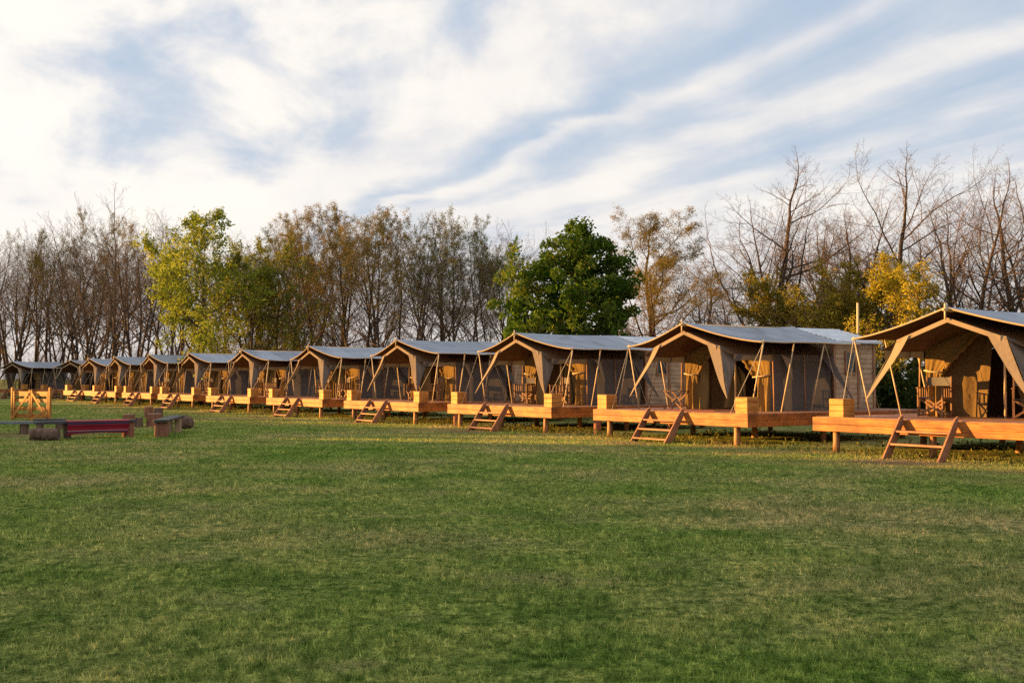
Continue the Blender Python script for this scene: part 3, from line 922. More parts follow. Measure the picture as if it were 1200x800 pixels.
# lying log that holds its left end
def lying_log(px, Y, length, r_, ang, label, mat='log_bark', z=None):
    m = MB()
    n = 14; q = random.Random(int(px))
    for k in range(5):
        pass
    pts = [(-length / 2 + length * k / 5, .02 * sin(k * 2.1), r_ * (1 + .05 * sin(k * 1.3))) for k in range(6)]
    m.tube(pts, [r_ * (.80, .98, 1.04, .97, 1.0, .84)[k] for k in range(6)], n)
    for i_, v_ in enumerate(m.v):            # uneven bark
        k_ = 1 + .07 * q.uniform(-1, 1)
        m.v[i_] = (v_[0] + .03 * q.uniform(-1, 1), v_[1] * k_, r_ + (v_[2] - r_) * k_)
    o = m.build('log', M[mat], loc=at(px, Y)); o.rotation_euler = (0, 0, ang)
    return tag(o, label, 'log')
lying_log(53, 29.9, .74, .17, .15, 'lying log with rough bark under the left end of the blanket bench')
# grey plank bench at the left edge
r, L = bench(-45, 33.2, 44, 33.6, .34, .38, 'plank_grey', 'bluish grey plank bench running out of the left edge of the photo', None)
for x in (-L / 2 + .4, L / 2 - .35):
    m = MB(); m.tube([(x, 0, 0), (x, .01, .34)], [.13, .12], 10); m.build('leg', M['log_bark'], r)
r, L = bench(40, 36.0, 78, 36.4, .30, .36, 'plank_dark', 'short dark board bench behind the red blanket', None)
for x in (-L / 2 + .2, L / 2 - .2):
    m = MB(); m.tube([(x, 0, 0), (x, .01, .28)], [.12, .11], 10); m.build('leg', M['log_bark'], r)
# black plank bench seen end on
r, L = bench(189, 31.6, 209, 35.6, .40, .50, 'plank_dark', 'black plank bench on pale stumps right of the stumps', None)
for x, mm in ((-L / 2 + .3, 'log_bark'), (L / 2 - .9, 'log_bark')):
    for y in (-.12, .14) if x > 0 else (0,):
        m = MB(); m.tube([(x, y, 0), (x, y + .01, .42)], [.20 if x < 0 else .11, .19 if x < 0 else .10], 12); m.build('leg', M['log_end'] if x > 0 else M['stump_bark'], r)
lying_log(217, 37.0, .6, .22, 1.2, 'dark log lying at the far end of the black plank bench')

# freestanding gate frame
def make_gate():
    Y = 44.8
    r = empty('wooden_gate', at(37, Y), -.50, 'freestanding yellow wooden double gate with crossed braces on the lawn', 'gate')
    w = 2.25; H = 1.32
    for x in (-w / 2, w / 2):
        m = MB(); m.box((x, 0, H / 2), (.10, .10, H), bev=.01); m.build('post', M['box'], r)
    for sx in (-1, 1):
        m = MB()
        xm = sx * .06; xe = sx * (w / 2 - .12)
        m.box((xm, -.01, .62), (.075, .06, 1.18)); m.box((xe, -.01, .60), (.075, .06, 1.12))
        for z, h in ((1.06, .19), (.79, .14), (.46, .16), (.17, .18)):
            m.box(((xm + xe) / 2, .035, z), (abs(xe - xm) + .05, .03, h))
        m.bar((xm + sx * .05, -.05, 1.08), (xe, -.05, .10), .03, .09)
        m.build('gate_leaf', M['box'], r)
    m = MB(); m.bar((w / 2 + .02, -.15, .42), (.36, -.32, .03), .04, .09); m.build('prop', M['box'], r)
make_gate()

# tall post behind the right tent
m = MB(); m.tube([(0, 0, 0), (.02, 0, 3.95)], [.045, .035], 8)
o = m.build('timber_post', M['pole'], loc=at(1005, 33.6)); tag(o, 'slim timber post rising behind the left edge of the nearest tent roof', 'post')

# weeds under and round the decks
W = []
wr = np.random.default_rng(9)
for i, n in enumerate(NS[:9]):
    base = corner(n)
    for c in range(70):
        a = wr.uniform(-1.5, DW + .3); b = wr.uniform(.25, 6.5)
        if wr.random() < .35: b = wr.uniform(-.12, .9)
        p = base - U * a + V * b
        hh = wr.uniform(.05, .24)
        for k in range(16):
            q = np.array([p.x, p.y, 0]) + wr.normal(0, [.16, .16, 0]) + np.array([0, 0, wr.uniform(.0, hh)])
            s = wr.uniform(.02, .055)
            d1 = wr.normal(size=3); d1 /= np.linalg.norm(d1); d2 = np.cross(d1, wr.normal(size=3)); d2 /= np.linalg.norm(d2)
            q[2] = max(q[2], s)
            W.append([q - d1 * s - d2 * s * .5, q + d1 * s * .2 - d2 * s * .6, q + d1 * s, q + d1 * s * .1 + d2 * s * .6])
wo = np_mesh('weeds', np.array(W), 4, M['leaf_olive'])
tag(wo, 'low weeds growing under and between the decks', 'weeds', kind='stuff')

# ------------------------------------------------------------------ trees
def grow_tree(seed, H=10.0, r0=.2, kind='vase', levels=4, dens=1.0, tdroop=0.0, rmin=.0065, low=.25, spread=1.0):
    """branches as polylines with radii: (level, points, radii)"""
    q = random.Random(seed)
    out = []
    def perp(d):
        a = Vector((q.gauss(0, 1), q.gauss(0, 1), q.gauss(0, 1)))
        a = a - d * a.dot(d)
        return a.normalized()
    def branch(p, d, L, r, lev, first=False):
        nseg = {0: 10, 1: 8, 2: 6, 3: 4, 4: 3}.get(lev, 2)
        wob = {0: .09, 1: .17, 2: .22, 3: .26}.get(lev, .30)
        up = {0: .05, 1: .055, 2: .035, 3: .02}.get(lev, .0) - tdroop * (lev >= 2)
        pts = [p.copy()]; rad = [r]
        dd = d.copy(); pp = p.copy()
        tip = r * {0: .30, 1: .28}.get(lev, .42)
        dirs = [dd.copy()]
        for i in range(nseg):
            dd = (dd + perp(dd) * wob * q.uniform(.3, 1.3) + Vector((0, 0, up))).normalized()
            pp = pp + dd * (L / nseg)
            pts.append(pp.copy()); dirs.append(dd.copy())
            t = (i + 1) / nseg
            rad.append(max(rmin * .7, r + (tip - r) * t))
        out.append((lev, pts, rad))
        if lev >= levels: return
        nc = {0: 12, 1: 8, 2: 5.4, 3: 3.6}.get(lev, 4) * dens
        nc = max(2, int(round(nc * q.uniform(.8, 1.2))))
        t0 = {0: low, 1: .16, 2: .12}.get(lev, .1)
        for k in range(nc):
            t = t0 + (1 - t0) * (k + q.uniform(.1, .9)) / nc
            f = t * nseg; i = min(nseg - 1, int(f)); f -= i
            bp = pts[i].lerp(pts[i + 1], f)
            br = rad[i] + (rad[i + 1] - rad[i]) * f
            bd = dirs[i + 1]
            ang = radians(q.uniform(30, 62) if lev == 0 else q.uniform(28, 68)) * spread
            side = perp(bd)
            if lev > 0: side = (side + Vector((0, 0, .18))).normalized()
            nd = (bd * cos(ang) + side * sin(ang)).normalized()
            cl = L * {0: .64, 1: .56, 2: .50, 3: .55}.get(lev, .5) * (1.15 - .60 * t) * q.uniform(.6, 1.2)
            cr = max(rmin, br * {0: .58, 1: .56, 2: .52}.get(lev, .6) * q.uniform(.7, 1.05))
            branch(bp, nd, cl, cr, lev + 1)
        branch(pts[-1], dirs[-1], L * .30, max(rmin, rad[-1]), lev + 1)
    if kind == 'fork':
        n = q.choice((2, 3, 3))
        a0 = q.uniform(0, 2 * pi)
        out.append((0, [Vector((0, 0, -.1)), Vector((0, 0, .25)), Vector((0.02, 0, .6))], [r0 * 1.35, r0 * 1.1, r0]))
        for k in range(n):
            th = a0 + 2 * pi * k / n + q.uniform(-.4, .4)
            tl = radians(q.uniform(10, 30))
            branch(Vector((0, 0, .45)), Vector((sin(tl) * cos(th), sin(tl) * sin(th), cos(tl))), H * q.uniform(.66, .8), r0 * .72, 0)
    else:
        out.append((0, [Vector((0, 0, -.1)), Vector((0, 0, .2))], [r0 * 1.3, r0 * 1.05]))
        branch(Vector((0, 0, .1)), Vector((q.uniform(-.06, .06), q.uniform(-.06, .06), 1)).normalized(), H * .76, r0, 0)
    return out

def tree_meshes(br, split=1):
    tr, cr = MB(), MB()
    for lev, pts, rad in br:
        (tr if lev <= split else cr).tube(pts, rad, {0: 8, 1: 5, 2: 4}.get(lev, 3), cap=False)
    return tr, cr

def leaf_quads(br, rg, per, size, levs, spread, droop=0.0, tmin=.2):
    pts = []
    for lev, p, r in br:
        if lev in levs:
            n = rg.poisson(per)
            for _ in range(n):
                t = tmin + (1 - tmin) * rg.random(); f = t * (len(p) - 1); i = min(len(p) - 2, int(f)); f -= i
                a = p[i].lerp(p[i + 1], f); pts.append((a.x, a.y, a.z))
    c = np.array(pts); n = len(c)
    c = c + rg.normal(0, spread, (n, 3)); c[:, 2] -= droop * rg.random(n)
    return quads(c, rg, size)
def quads(c, rg, size):
    n = len(c)
    d1 = rg.normal(size=(n, 3)); d1 /= np.linalg.norm(d1, axis=1)[:, None]
    d2 = np.cross(d1, rg.normal(size=(n, 3))); d2 /= np.linalg.norm(d2, axis=1)[:, None]
    s = (size * (.6 + .8 * rg.random(n)))[:, None]
    return np.stack([c - d1 * s, c - d2 * s * .48 + d1 * s * .1, c + d1 * s, c + d2 * s * .48 + d1 * s * .1], 1)

rg = np.random.default_rng(21)
def upper(lq, H, a, b):
    z = lq[:, :, 2].mean(1) / H
    return lq[rg.random(len(lq)) < np.clip((z - a) / (b - a), .04, 1)]
def tree_proto(name, br, leafmat_=None, lq=None, twig='twig'):
    r = empty(name)
    tr, cr = tree_meshes(br)
    tr.build('trunk', M['bark'], r, smooth=True)
    c = cr.build('crown', M[twig], r)
    if lq is not None:
        np_mesh('leaves', lq, 4, M[leafmat_], c)
    return r
PROT = {}
HREF = 10.0
def top_of(br): return max(p.z for _, pts, _ in br for p in pts)
def reg(key, name, br, leafm=None, lq=None):
    p = tree_proto(name, br, leafm, lq)
    PROT[key] = (p, top_of(br))
    KIDS[p.name] = children(p)
    for c in KIDS[p.name]: KIDS[c.name] = children(c)
for i, (sd, kd, r0, lo) in enumerate(((11, 'vase', .19, .22), (12, 'fork', .20, .3), (13, 'tall', .18, .28), (14, 'fork', .20, .26), (15, 'vase', .14, .14), (16, 'tall', .13, .34))):
    reg('bare%d' % i, 'bare_tree', grow_tree(sd, 10, r0, kd, 4, 1.0, low=lo + .06, rmin=.0036, spread=1.18))
for i, (sd, kd, lm, lo) in ((2, (33, 'vase', 'leaf_orange', .18)),):
    br = grow_tree(11, 10, .20, 'vase', 4, 1.12, low=.2, spread=1.22, rmin=.0042)
    reg('bud%d' % i, 'budding_tree', br, lm, upper(leaf_quads(br, rg, 11.0, .030, (3, 4), .08), 10, .30, .72))
br = grow_tree(41, 10, .15, 'vase', 4, 1.05, .035, low=.10, spread=1.15)
for i, (sd, kd, r0, lo) in enumerate(((71, 'fork', .125, .22), (72, 'tall', .105, .26), (73, 'vase', .11, .16), (74, 'fork', .12, .2), (75, 'tall', .10, .34), (76, 'vase', .10, .2))):
    reg('far%d' % i, 'bare_tree', grow_tree(sd, 10, r0, kd, 4, .84, low=lo, rmin=.0036, spread=.92))
for i, (sd, kd, lm, lo, pr) in enumerate(((81, 'tall', 'leaf_orange', .3, 2.6), (82, 'fork', 'leaf_olive', .25, 3.0), (83, 'tall', 'leaf_orange', .25, 3.4), (84, 'vase', 'leaf_olive', .25, 2.6))):
    brf = grow_tree(sd, 10, .11, kd, 4, .86, low=lo, rmin=.0036, spread=.92)
    reg('fbud%d' % i, 'budding_tree', brf, lm, upper(leaf_quads(brf, rg, pr * 2.4, .033, (3, 4), .06), 10, .25, .8))
reg('lime', 'young_leaf_tree', br, 'leaf_lime', leaf_quads(br, rg, 4.6, .078, (2, 3, 4), .10, .15))
br = grow_tree(42, 10, .15, 'fork', 4, 1.0, .02, low=.08, spread=1.1)
reg('lime2', 'young_leaf_tree', br, 'leaf_lime_dull', leaf_quads(br, rg, 2.3, .07, (3, 4), .08, .10))
br = grow_tree(51, 10, .14, 'fork', 4, 1.1, low=.06, spread=.9)
reg('gold', 'golden_tree', br, 'leaf_oldgold', leaf_quads(br, rg, 3.0, .075, (2, 3, 4), .10))
br = grow_tree(52, 10, .14, 'vase', 4, 1.1, low=.05, spread=1.0)
reg('gold2', 'golden_tree', br, 'leaf_gold', leaf_quads(br, rg, 3.2, .075, (2, 3, 4), .10))

# dense green tree
def lobes(seed, n, R, Hc, Hr, sub, cnt, size):
    q = np.random.default_rng(seed)
    cs = []
    for k in range(n):
        u = q.normal(size=3); u /= np.linalg.norm(u)
        rr = q.uniform(.35, 1.0) ** .6
        c = u * rr * np.array([R, R, Hr]) + np.array([0, 0, Hc])
        tp = np.clip((c[2] - Hc) / Hr, -1, 1)
        c[:2] *= 1.10 - .30 * max(0, tp) ** 1.5
        c[0] += .95 * max(0, tp)
        cs.append((c, q.uniform(.4, 1.0)))
    pts = []
    for c, s in cs:
        k = int(cnt * s ** 2)
        v = q.normal(size=(k, 3)); v /= np.linalg.norm(v, axis=1)[:, None]
        rad = sub * s * q.random(k) ** .35
        p = c + v * rad[:, None] * np.array([1.1, 1.1, .75])
        pts.append(p)
    p = np.concatenate(pts)
    p = p + q.normal(0, .05, p.shape)
    p = p[p[:, 2] > .7]
    return quads(p, q, size)
br = grow_tree(61, 8.2, .2, 'vase', 3, 1.0, low=.12, spread=1.15)
lq = np.concatenate([lobes(62, 62, 2.5, 4.7, 3.8, .72, 560, .10), lobes(63, 120, 2.95, 4.7, 4.4, .34, 120, .10), leaf_quads(br, rg, 17, .095, (2, 3), .17)])
gc = lq.mean(1)
lq = lq[((gc[:, 0] - .3) / 3.75) ** 2 + (gc[:, 1] / 3.75) ** 2 + (np.maximum(gc[:, 2] - 4.2, 0) / 5.1) ** 2 < 1]
reg('green', 'green_tree', br, 'leaf_green', lq)
PROT['green'] = (PROT['green'][0], 9.3)

TREES = [
 # px, Y, top row, proto, x-scale, rz, label
 (905, 47, 166, 'bare0', 1.12, .3, 'tall bare tree with straight reddish trunk left of the golden bushes'),
 (868, 60, 262, 'bare4', 1.3, 1.3, 'low bare tree left of the tallest bare tree'),
 (930, 55, 205, 'bare3', 1.0, 2.2, 'bare tree leaning right beside the tallest bare tree'),
 (992, 49, 205, 'bare1', 1.05, .9, 'bare forked tree above the olive bush'),
 (1046, 46, 172, 'bare2', 1.15, 2.6, 'tall bare tree rising straight above the golden bush'),
 (1100, 50, 230, 'bare4', 1.1, .2, 'smaller bare tree right of the golden bush'),
 (1140, 42, 170, 'bare3', 1.1, 4.1, 'bare tree forked low above the nearest tent ridge'),
 (1192, 45, 185, 'bare0', 1.05, 1.9, 'bare tree at the right edge of the photo'),
 (1240, 43, 175, 'bare1', 1.05, 5.0, 'bare tree whose branches reach in from the right edge'),
 (965, 66, 250, 'bare5', 1.3, 5.5, 'thin bare tree far behind the olive bush'),
 (1075, 66, 262, 'bare0', 1.2, 4.5, 'thin bare tree far behind the golden bush'),
 (1165, 64, 265, 'bare4', 1.3, 3.0, 'thin bare tree far behind the forked bare tree'),
 (810, 72, 300, 'bare4', 1.5, .7, 'low bare tree right of the orange budding tree'),
 (840, 68, 310, 'bare1', 1.4, 3.7, 'low dark bare tree between the orange budding tree and the tall bare one'),
 (768, 53, 234, 'bud2', 1.25, 2.0, 'round crowned tree with orange buds right of the green tree'),
 (659, 47, 246, 'green', 1.0, 0.0, 'dense dark green tree in full leaf behind the third tent'),
 (236, 70.5, 246, 'lime', 1.05, 1.2, 'bright yellow-green young leaf tree hanging over the tents'),
 (292, 74, 276, 'lime2', .85, 3.9, 'duller yellow-green tree right of the bright one'),
 (958, 44, 302, 'gold', 1.15, .8, 'olive-gold bush behind the second tent'),
 (1040, 42, 292, 'gold2', 1.2, 3.4, 'bright golden bush left of the nearest tent ridge'),
 (1000, 47, 328, 'gold', .95, 5.2, 'low olive-gold bush between the two taller ones'),
 # middle wood
 (322, 80, 250, 'fbud3', 1.0, .4, 'budding tree at the left end of the middle wood'),
 (338, 76, 262, 'far1', .9, 2.0, 'slim bare tree right of the duller yellow-green tree'),
 (352, 82, 246, 'fbud1', 1.0, 3.1, 'budding tree left of the first orange budding tree'),
 (372, 78, 236, 'fbud0', 1.0, .5, 'leftmost orange budding tree of the middle wood'),
 (392, 84, 242, 'fbud0', 1.1, 2.9, 'orange budding tree second from the left in the middle wood'),
 (410, 78, 238, 'fbud2', .85, 1.7, 'broad orange budding tree above the fifth tent'),
 (428, 83, 242, 'fbud2', .9, 4.4, 'ochre budding forked tree behind the orange budding trees'),
 (447, 76, 240, 'fbud0', 1.0, 5.1, 'thick trunked tree with orange buds above the fourth tent'),
 (466, 82, 247, 'fbud3', .9, .6, 'olive budding tree right of the thick trunked one'),
 (482, 79, 246, 'far1', .9, 1.2, 'slim bare tree in the middle wood left of the low fork'),
 (497, 75, 240, 'far5', 1.0, 2.5, 'bare tree with a low wide fork in the middle wood'),
 (516, 80, 250, 'fbud3', .95, 2.2, 'olive budding tree right of the low fork'),
 (532, 76, 246, 'fbud3', .95, 5.6, 'budding tree above the third tent from the right'),
 (546, 82, 252, 'fbud1', .9, 4.1, 'olive budding tree between two bare trees'),
 (560, 77, 250, 'far5', .85, 3.5, 'bare tree two trunks left of the green tree'),
 (577, 80, 255, 'fbud1', .9, 5.3, 'olive budding tree whose crown shows left of the green tree'),
 (592, 74, 252, 'far4', .9, .9, 'bare tree just left of the green tree'),
 (440, 96, 262, 'far2', 1.3, 1.0, 'pale thin tree far back behind the fourth tent'),
 (515, 98, 268, 'far3', 1.3, 2.0, 'pale thin tree far back behind the low fork'),
 (360, 98, 268, 'far0', 1.2, 5.0, 'pale thin tree far back behind the sixth tent'),
 (620, 90, 275, 'far5', 1.2, 1.6, 'thin bare tree mostly hidden by the green tree'),
 (715, 84, 300, 'far1', 1.3, 3.2, 'bare tree in the gap between the green and the orange budding tree'),
 # left wood
 (-22, 106, 250, 'far3', 1.0, .7, 'bare tree at the left edge of the photo, cut by the frame'),
 (12, 104, 258, 'far0', 1.0, 1.9, 'bare tree behind the left end tent'),
 (28, 118, 262, 'far5', 1.1, 2.7, 'thin bare tree far back at the left edge'),
 (42, 108, 262, 'far4', .9, 3.8, 'very slim bare trunk above the left end tent roof'),
 (54, 112, 255, 'far1', 1.0, .3, 'slim bare tree right of the left end tent'),
 (64, 105, 240, 'fbud1', .8, 1.1, 'slim tree with sparse olive leaves in the left wood'),
 (87, 102, 244, 'far5', 1.0, 4.6, 'thick dark trunked bare tree in the left wood'),
 (98, 87, 266, 'far2', .9, 3.0, 'dark leaning tree between the second and third tents from the left'),
 (131, 103, 216, 'far5', 1.05, .2, 'tallest bare tree of the left wood'),
 (141, 109, 250, 'fbud0', .8, 2.4, 'tree with ochre buds beside the tallest of the left wood'),
 (157, 90, 238, 'far3', .95, 5.8, 'bare tree left of the yellow-green tree'),
 (182, 92, 240, 'far4', 1.0, 1.5, 'bare tree half behind the yellow-green tree'),
 (210, 96, 262, 'far1', 1.1, 2.9, 'bare tree behind the yellow-green tree'),
 (262, 92, 262, 'far2', 1.1, 4.2, 'bare tree between the two yellow-green trees'),
 (300, 90, 258, 'far5', 1.0, .8, 'bare tree behind the duller yellow-green tree'),
 (108, 124, 285, 'far3', 1.4, 3.4, 'thin bare tree far behind the left wood'),
]
GR = {'bare_tree': 'bare trees behind the tents', 'budding_tree': 'budding trees behind the tents', 'young_leaf_tree': 'yellow-green young leaf trees', 'golden_tree': 'golden bushes behind the tents', 'green_tree': None}
for (px, Y, top, key, xs, rz, lb) in TREES:
    p, ht = PROT[key]
    H = hgt(top, Y)
    s = H / ht
    stem = p.name.split('.')[0]
    put(p, at(px, Y), rz, lb, 'bush' if 'bush' in lb else 'tree', GR[stem], (s * xs, s * xs, s))

# back rows that nothing tells apart
bq = random.Random(12)
for k in range(15):
    px = -40 + 250 * (k + bq.uniform(-.4, .4)) / 14; Y = bq.uniform(106, 124)
    p, ht = PROT['far%d' % bq.randrange(6)]; sc_ = hgt(bq.uniform(262, 300), Y) / ht
    put(p, at(px, Y), bq.uniform(0, 6.28), 'faint thin bare tree in the back rows of the left wood', 'tree', 'faint bare trees in the back rows of the left wood', (sc_, sc_, sc_))
for k in range(7):
    px = 315 + 260 * (k + bq.uniform(-.4, .4)) / 6; Y = bq.uniform(98, 112)
    p, ht = PROT['far%d' % bq.randrange(6)]; sc_ = hgt(bq.uniform(265, 295), Y) / ht
    put(p, at(px, Y), bq.uniform(0, 6.28), 'faint thin bare tree in the back rows of the middle wood', 'tree', 'faint bare trees in the back rows of the middle wood', (sc_, sc_, sc_))

# brushwood: thin stems and twigs that fill the foot of the wood
def brush():
    q = random.Random(77)
    m = MB()
    def stem(p, H):
        n = q.randint(5, 8)
        for k in range(n):
            th = q.uniform(0, 2 * pi); tl = radians(q.uniform(3, 32))
            d = Vector((sin(tl) * cos(th), sin(tl) * sin(th), cos(tl)))
            L = H * q.uniform(.5, 1)
            a = p.copy(); pts = [a.copy()]
            for i in range(4):
                d = (d + Vector((q.gauss(0, .14), q.gauss(0, .14), .04))).normalized()
                a = a + d * L / 4; pts.append(a.copy())
            m.tube(pts, [.018, .015, .012, .009, .006], 3, cap=False)
            for j in range(9):
                t = q.uniform(.2, 1) * 4; i = min(3, int(t)); b = pts[i].lerp(pts[i + 1], t - i)
                e = (d + Vector((q.gauss(0, .7), q.gauss(0, .7), q.gauss(.1, .4)))).normalized()
                l2 = L * q.uniform(.15, .38)
                c = b + e * l2 * .5; f = c + (e + Vector((q.gauss(0, .3), q.gauss(0, .3), .15))).normalized() * l2 * .5
                m.tube([b, c, f], [.008, .007, .005], 3, cap=False)
                for w in range(2):
                    e2 = (e + Vector((q.gauss(0, .7), q.gauss(0, .7), q.gauss(.1, .5)))).normalized()
                    m.tube([c, c + e2 * l2 * .5], [.006, .004], 3, cap=False)
    for k in range(300):
        px = q.uniform(-60, 620) if k % 3 else q.uniform(290, 470)
        if px > 470 and k % 2: px -= 330
        Y = q.uniform(86, 112) - (px > 250) * q.uniform(0, 12) + (px < 170) * 20
        H = q.uniform(2.5, 5.5) * (1.25 if 290 < px < 560 else 1.15)
        stem(at(px, Y), H)
    for k in range(110):
        px = q.uniform(600, 1290)
        Y = q.uniform(44, 66)
        stem(at(px, Y), q.uniform(2.2, 4.6))
    return m.build('undergrowth', M['twig'])
tag(brush(), 'leafless brown brushwood at the foot of the trees', 'undergrowth', kind='stuff')

# dark evergreen shrubs behind the nearest tents
def shrub(px, Y, H, R, seed, label):
    r = empty('evergreen_shrub', at(px, Y), 0, label, 'shrub', 'dark shrubs behind the tents')
    q = np.random.default_rng(seed)
    n = int(2600 * R * H / 4)
    v = q.normal(size=(n, 3)); v /= np.linalg.norm(v, axis=1)[:, None]
    p = v * (q.random(n) ** .4)[:, None] * np.array([R, R, H * .52]) + np.array([0, 0, H * .48])
    p += .22 * np.sin(p[:, [1, 2, 0]] * 3.1 + seed)
    p = p[p[:, 2] > .05]
    m = MB()
    qq = random.Random(seed)
    for k in range(7):
        th = qq.uniform(0, 6.28); m.tube([(0, 0, 0), (cos(th) * R * .25, sin(th) * R * .25, H * .4), (cos(th) * R * .6, sin(th) * R * .6, H * .85)], [.05, .03, .012], 4, cap=False)
    m.build('stems', M['bark'], r)
    np_mesh('leaves', quads(p, q, .09), 4, M['leaf_dark'], r)
for (px, Y, H, R, lb) in ((1062, 40, 2.3, 2.0, 'dark shrub seen under the left side of the nearest tent roof'),
                          (1125, 38, 2.2, 2.2, 'dark shrub behind the nearest tent'),
                          (1000, 41, 2.5, 2.0, 'dark shrub behind the cabin of the second tent'),
                          (925, 42, 2.6, 2.2, 'dark shrub behind the ridge of the second tent'),
                          (735, 50, 3.2, 2.0, 'dark shrub between the green tree and the orange budding tree'),
                          (690, 52, 2.8, 2.2, 'dark shrub under the right side of the green tree'),
                          (610, 54, 2.8, 2.0, 'dark shrub under the left side of the green tree'),
                          (1200, 37, 2.4, 2.2, 'dark shrub behind the nearest tent at the right edge')):
    shrub(px, Y, H, R, int(px), lb)

# unseen belt of trees on the sunset side, added to shade the lawn
def belt():
    q = np.random.default_rng(4)
    Dm = 62.0
    tanE = math.tan(SUN_EL)
    pts = []
    Lp = Vector((6.9, 25.4, 0)) + V * 0.15
    n = 90000
    k = q.uniform(-62, 128, n)                  # position along the row
    dd = q.uniform(0, 5, n)
    def top(k):
        # shadow height at the decks: uneven crown line, dips shaped to let sun in
        e = .35 * np.sin(k * .61 + 1) + .28 * np.sin(k * 1.37 + 2.1) + .16 * np.sin(k * 3.3)
        t = Dm * tanE - .08 + .66 * e - 1.05 * np.exp(-((k - 19.4) / 1.2) ** 2) - 2.1 * np.exp(-((k - 3.4) / 1.0) ** 2) - .35 * np.exp(-((k - 62) / 6) ** 2)
        t = t + np.clip((k - 71.5) / 2, 0, 1) * 3.4  # raised here to keep the far-end tents in shade
        return t
    tp = top(k)
    z = tp * q.random(n) ** .8
    X = Lp.x + U.x * k + SUN_H.x * (Dm + dd); Y = Lp.y + U.y * k + SUN_H.y * (Dm + dd)
    c = np.stack([X, Y, z], 1)
    o = np_mesh('shade_tree_belt', quads(c, q, .30), 4, M['leaf_dark'])
    tag(o, 'unseen belt of dark trees on the sunset side, added to shade the lawn', 'trees', kind='stuff')
belt()

# ------------------------------------------------------------------ sky and sun
Wd = bpy.data.worlds.new('World'); S.world = Wd; Wd.use_nodes = True
t = Wd.node_tree; t.nodes.clear()
class WN(NT):
    def __init__(self, tree): self.t = tree
w = WN(t)
wo_ = w.n('ShaderNodeOutputWorld'); bg = w.n('ShaderNodeBackground'); w.l(bg.outputs[0], wo_.inputs[0])
sky = w.n('ShaderNodeTexSky', sky_type='NISHITA', sun_disc=False)
sky.sun_elevation = SUN_EL; sky.sun_rotation = math.atan2(SUN_H.x, SUN_H.y)
sky.air_density = 1.0; sky.dust_density = .6; sky.ozone_density = 1.5
bg.inputs['Strength'].default_value = .05
tc = w.n('ShaderNodeTexCoord'); sx = w.n('ShaderNodeSeparateXYZ'); w.l(tc.outputs['Generated'], sx.inputs[0])
def math_(op, a, b=None, c=None, clamp=False):
    nd = w.n('ShaderNodeMath', operation=op, use_clamp=clamp)
    for i, v in enumerate((a, b, c)):
        if v is None: continue
        if isinstance(v, (int, float)): nd.inputs[i].default_value = v
        else: w.l(v, nd.inputs[i])
    return nd.outputs[0]
zz = math_('MAXIMUM', sx.outputs[2], .035)
px_ = math_('DIVIDE', sx.outputs[0], zz); py_ = math_('DIVIDE', sx.outputs[1], zz)
s_ = math_('ADD', math_('MULTIPLY', px_, .92), math_('MULTIPLY', py_, .39))
t_ = math_('SUBTRACT', math_('MULTIPLY', px_, .39), math_('MULTIPLY', py_, .92))
def noise3(a, b, sa, sb, scale, detail, rough=.55, dist=0.0, off=0.0):
    cb = w.n('ShaderNodeCombineXYZ'); w.l(math_('MULTIPLY', a, sa), cb.inputs[0]); w.l(math_('MULTIPLY', b, sb), cb.inputs[1]); cb.inputs[2].default_value = off
    n = w.n('ShaderNodeTexNoise'); n.inputs['Scale'].default_value = scale; n.inputs['Detail'].default_value = detail; n.inputs['Roughness'].default_value = rough; n.inputs['Distortion'].default_value = dist
    w.l(cb.outputs[0], n.inputs['Vector'])
    return n.outputs['Fac']
nA = noise3(px_, py_, 1, .6, 1.1, 4, .5, .4, 3.7)
nB = noise3(s_, t_, 1, .22, 3.2, 7, .58, .5, 9.1)
nC = noise3(px_, py_, 1, .55, 1.9, 7, .55, .5, 1.3)
nD = noise3(sx.outputs[0], sx.outputs[2], 1.0, 1.3, 8.0, 9, .56, .35, 6.2)
puff = w.n('ShaderNodeMapRange', interpolation_type='SMOOTHSTEP'); puff.inputs['From Min'].default_value = 2.1; puff.inputs['From Max'].default_value = .7
puff.inputs['To Min'].default_value = .25; puff.inputs['To Max'].default_value = 2.0; w.l(s_, puff.inputs[0])
sd = math_('ADD', s_, math_('MULTIPLY', math_('SUBTRACT', nA, .5), .9))
sn = math_('MULTIPLY_ADD', sd, 1 / 5.0, .2)          # s in [-1, 4] -> [0, 1]
rp = w.n('ShaderNodeValToRGB')
def sp_(s, v): return ((s + 1) / 5.0, (v, v, v))
ramp(rp, [sp_(-1, .9), sp_(.05, .88), sp_(.35, .50), sp_(.6, .80), sp_(.8, .58), sp_(.95, .48), sp_(1.15, .92), sp_(1.45, .92), sp_(1.72, .30), sp_(1.86, .22), sp_(1.97, .80), sp_(2.15, .38), sp_(2.35, .36), sp_(2.52, .85), sp_(2.75, .55), sp_(3.0, .30), sp_(3.25, .62), sp_(3.5, .4), sp_(4.0, .55)], 'B_SPLINE')
w.l(sn, rp.inputs[0])
cov = rp.outputs[0]
wst = w.n('ShaderNodeMapRange', interpolation_type='SMOOTHSTEP'); wst.inputs['From Min'].default_value = 1.0; wst.inputs['From Max'].default_value = 2.0
wst.inputs['To Min'].default_value = .10; wst.inputs['To Max'].default_value = .50; w.l(s_, wst.inputs[0])
lowc = w.n('ShaderNodeMapRange', interpolation_type='SMOOTHSTEP'); lowc.inputs['From Min'].default_value = 4.6; lowc.inputs['From Max'].default_value = 6.2
lowc.inputs['To Min'].default_value = 0; lowc.inputs['To Max'].default_value = .30; w.l(py_, lowc.inputs[0])
cov = math_('ADD', cov, lowc.outputs[0])
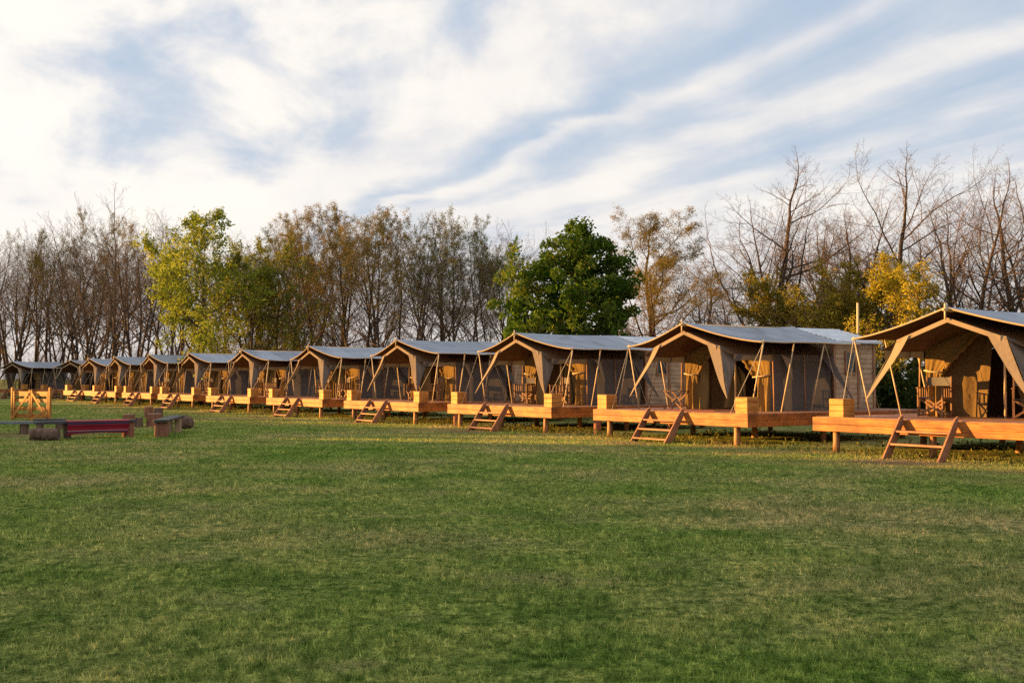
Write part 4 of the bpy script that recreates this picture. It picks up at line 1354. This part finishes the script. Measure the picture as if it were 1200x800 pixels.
mixn = math_('ADD', math_('ADD', math_('MULTIPLY', math_('SUBTRACT', nD, .5), puff.outputs[0]), math_('MULTIPLY', math_('SUBTRACT', nB, .5), wst.outputs[0])), math_('MULTIPLY', math_('SUBTRACT', nC, .5), .45))
dens = math_('ADD', cov, mixn)
mr = w.n('ShaderNodeMapRange', interpolation_type='SMOOTHSTEP'); mr.inputs['From Min'].default_value = .05; mr.inputs['From Max'].default_value = .95
w.l(dens, mr.inputs[0]); D_ = mr.outputs[0]
# nearness to the sun azimuth
dot = w.n('ShaderNodeVectorMath', operation='DOT_PRODUCT'); w.l(tc.outputs['Generated'], dot.inputs[0]); dot.inputs[1].default_value = (SUN_H.x * cos(SUN_EL), SUN_H.y * cos(SUN_EL), sin(SUN_EL))
sunny = math_('MAXIMUM', dot.outputs['Value'], 0.0)
glow = math_('POWER', sunny, 2.0)
def mixw(a, b, f, mode='MIX'):
    return mixrgb(w, a, b, f, mode)
EXPO = 2.0
K = 1.0 / (bg.inputs['Strength'].default_value * 2 ** EXPO)
def C(*c): return tuple(v * K for v in c)
shade = w.n('ShaderNodeMapRange', interpolation_type='SMOOTHSTEP'); shade.inputs['From Min'].default_value = .30; shade.inputs['From Max'].default_value = .80
w.l(math_('ADD', math_('MULTIPLY', nD, .6), math_('MULTIPLY', D_, .35)), shade.inputs[0])
ccol = mixw(C(.70, .71, .77), C(1.0, .95, .885), shade.outputs[0])
gl = w.n('ShaderNodeCombineColor')
for i, k in enumerate((.32, .28, .20)):
    w.l(math_('MULTIPLY_ADD', glow, k, 1.0), gl.inputs[i])
ccol = mixw(ccol, gl.outputs[0], 1.0, 'MULTIPLY')
base = mixw(sky.outputs[0], C(.47, .60, .77), .88)
c1 = mixw(base, ccol, D_)
hz = w.n('ShaderNodeMapRange', interpolation_type='SMOOTHSTEP'); hz.inputs['From Min'].default_value = .14; hz.inputs['From Max'].default_value = .0
w.l(sx.outputs[2], hz.inputs[0])
c2 = mixw(c1, C(.84, .76, .72), math_('MULTIPLY', hz.outputs[0], .85))
w.l(c2, bg.inputs['Color'])

sl = bpy.data.lights.new('sun', 'SUN'); sl.energy = 4.6; sl.angle = radians(.5); sl.color = (1.0, .52, .13)
so = bpy.data.objects.new('sun', sl); COL.objects.link(so)
sd_ = Vector((SUN_H.x * cos(SUN_EL), SUN_H.y * cos(SUN_EL), sin(SUN_EL)))
so.rotation_euler = sd_.to_track_quat('Z', 'Y').to_euler()
so.location = (-40, 20, 30)

# ------------------------------------------------------------------ camera and render
cd = bpy.data.cameras.new('camera'); cd.sensor_width = 36; cd.lens = F_PX / 1200 * 36; cd.clip_end = 8000; cd.clip_start = .1
co = bpy.data.objects.new('camera', cd); COL.objects.link(co)
co.location = (0, 0, EYE)
co.rotation_euler = (pi / 2 + math.atan((HZ - 400) / F_PX), 0, 0)
S.camera = co
S.render.engine = 'CYCLES'
S.cycles.use_denoising = False
S.cycles.max_bounces = 6; S.cycles.diffuse_bounces = 3; S.cycles.transmission_bounces = 4; S.cycles.glossy_bounces = 2
S.cycles.sample_clamp_indirect = 6
S.view_settings.view_transform = 'Standard'; S.view_settings.look = 'None'
S.view_settings.exposure = EXPO; S.view_settings.gamma = 1.0
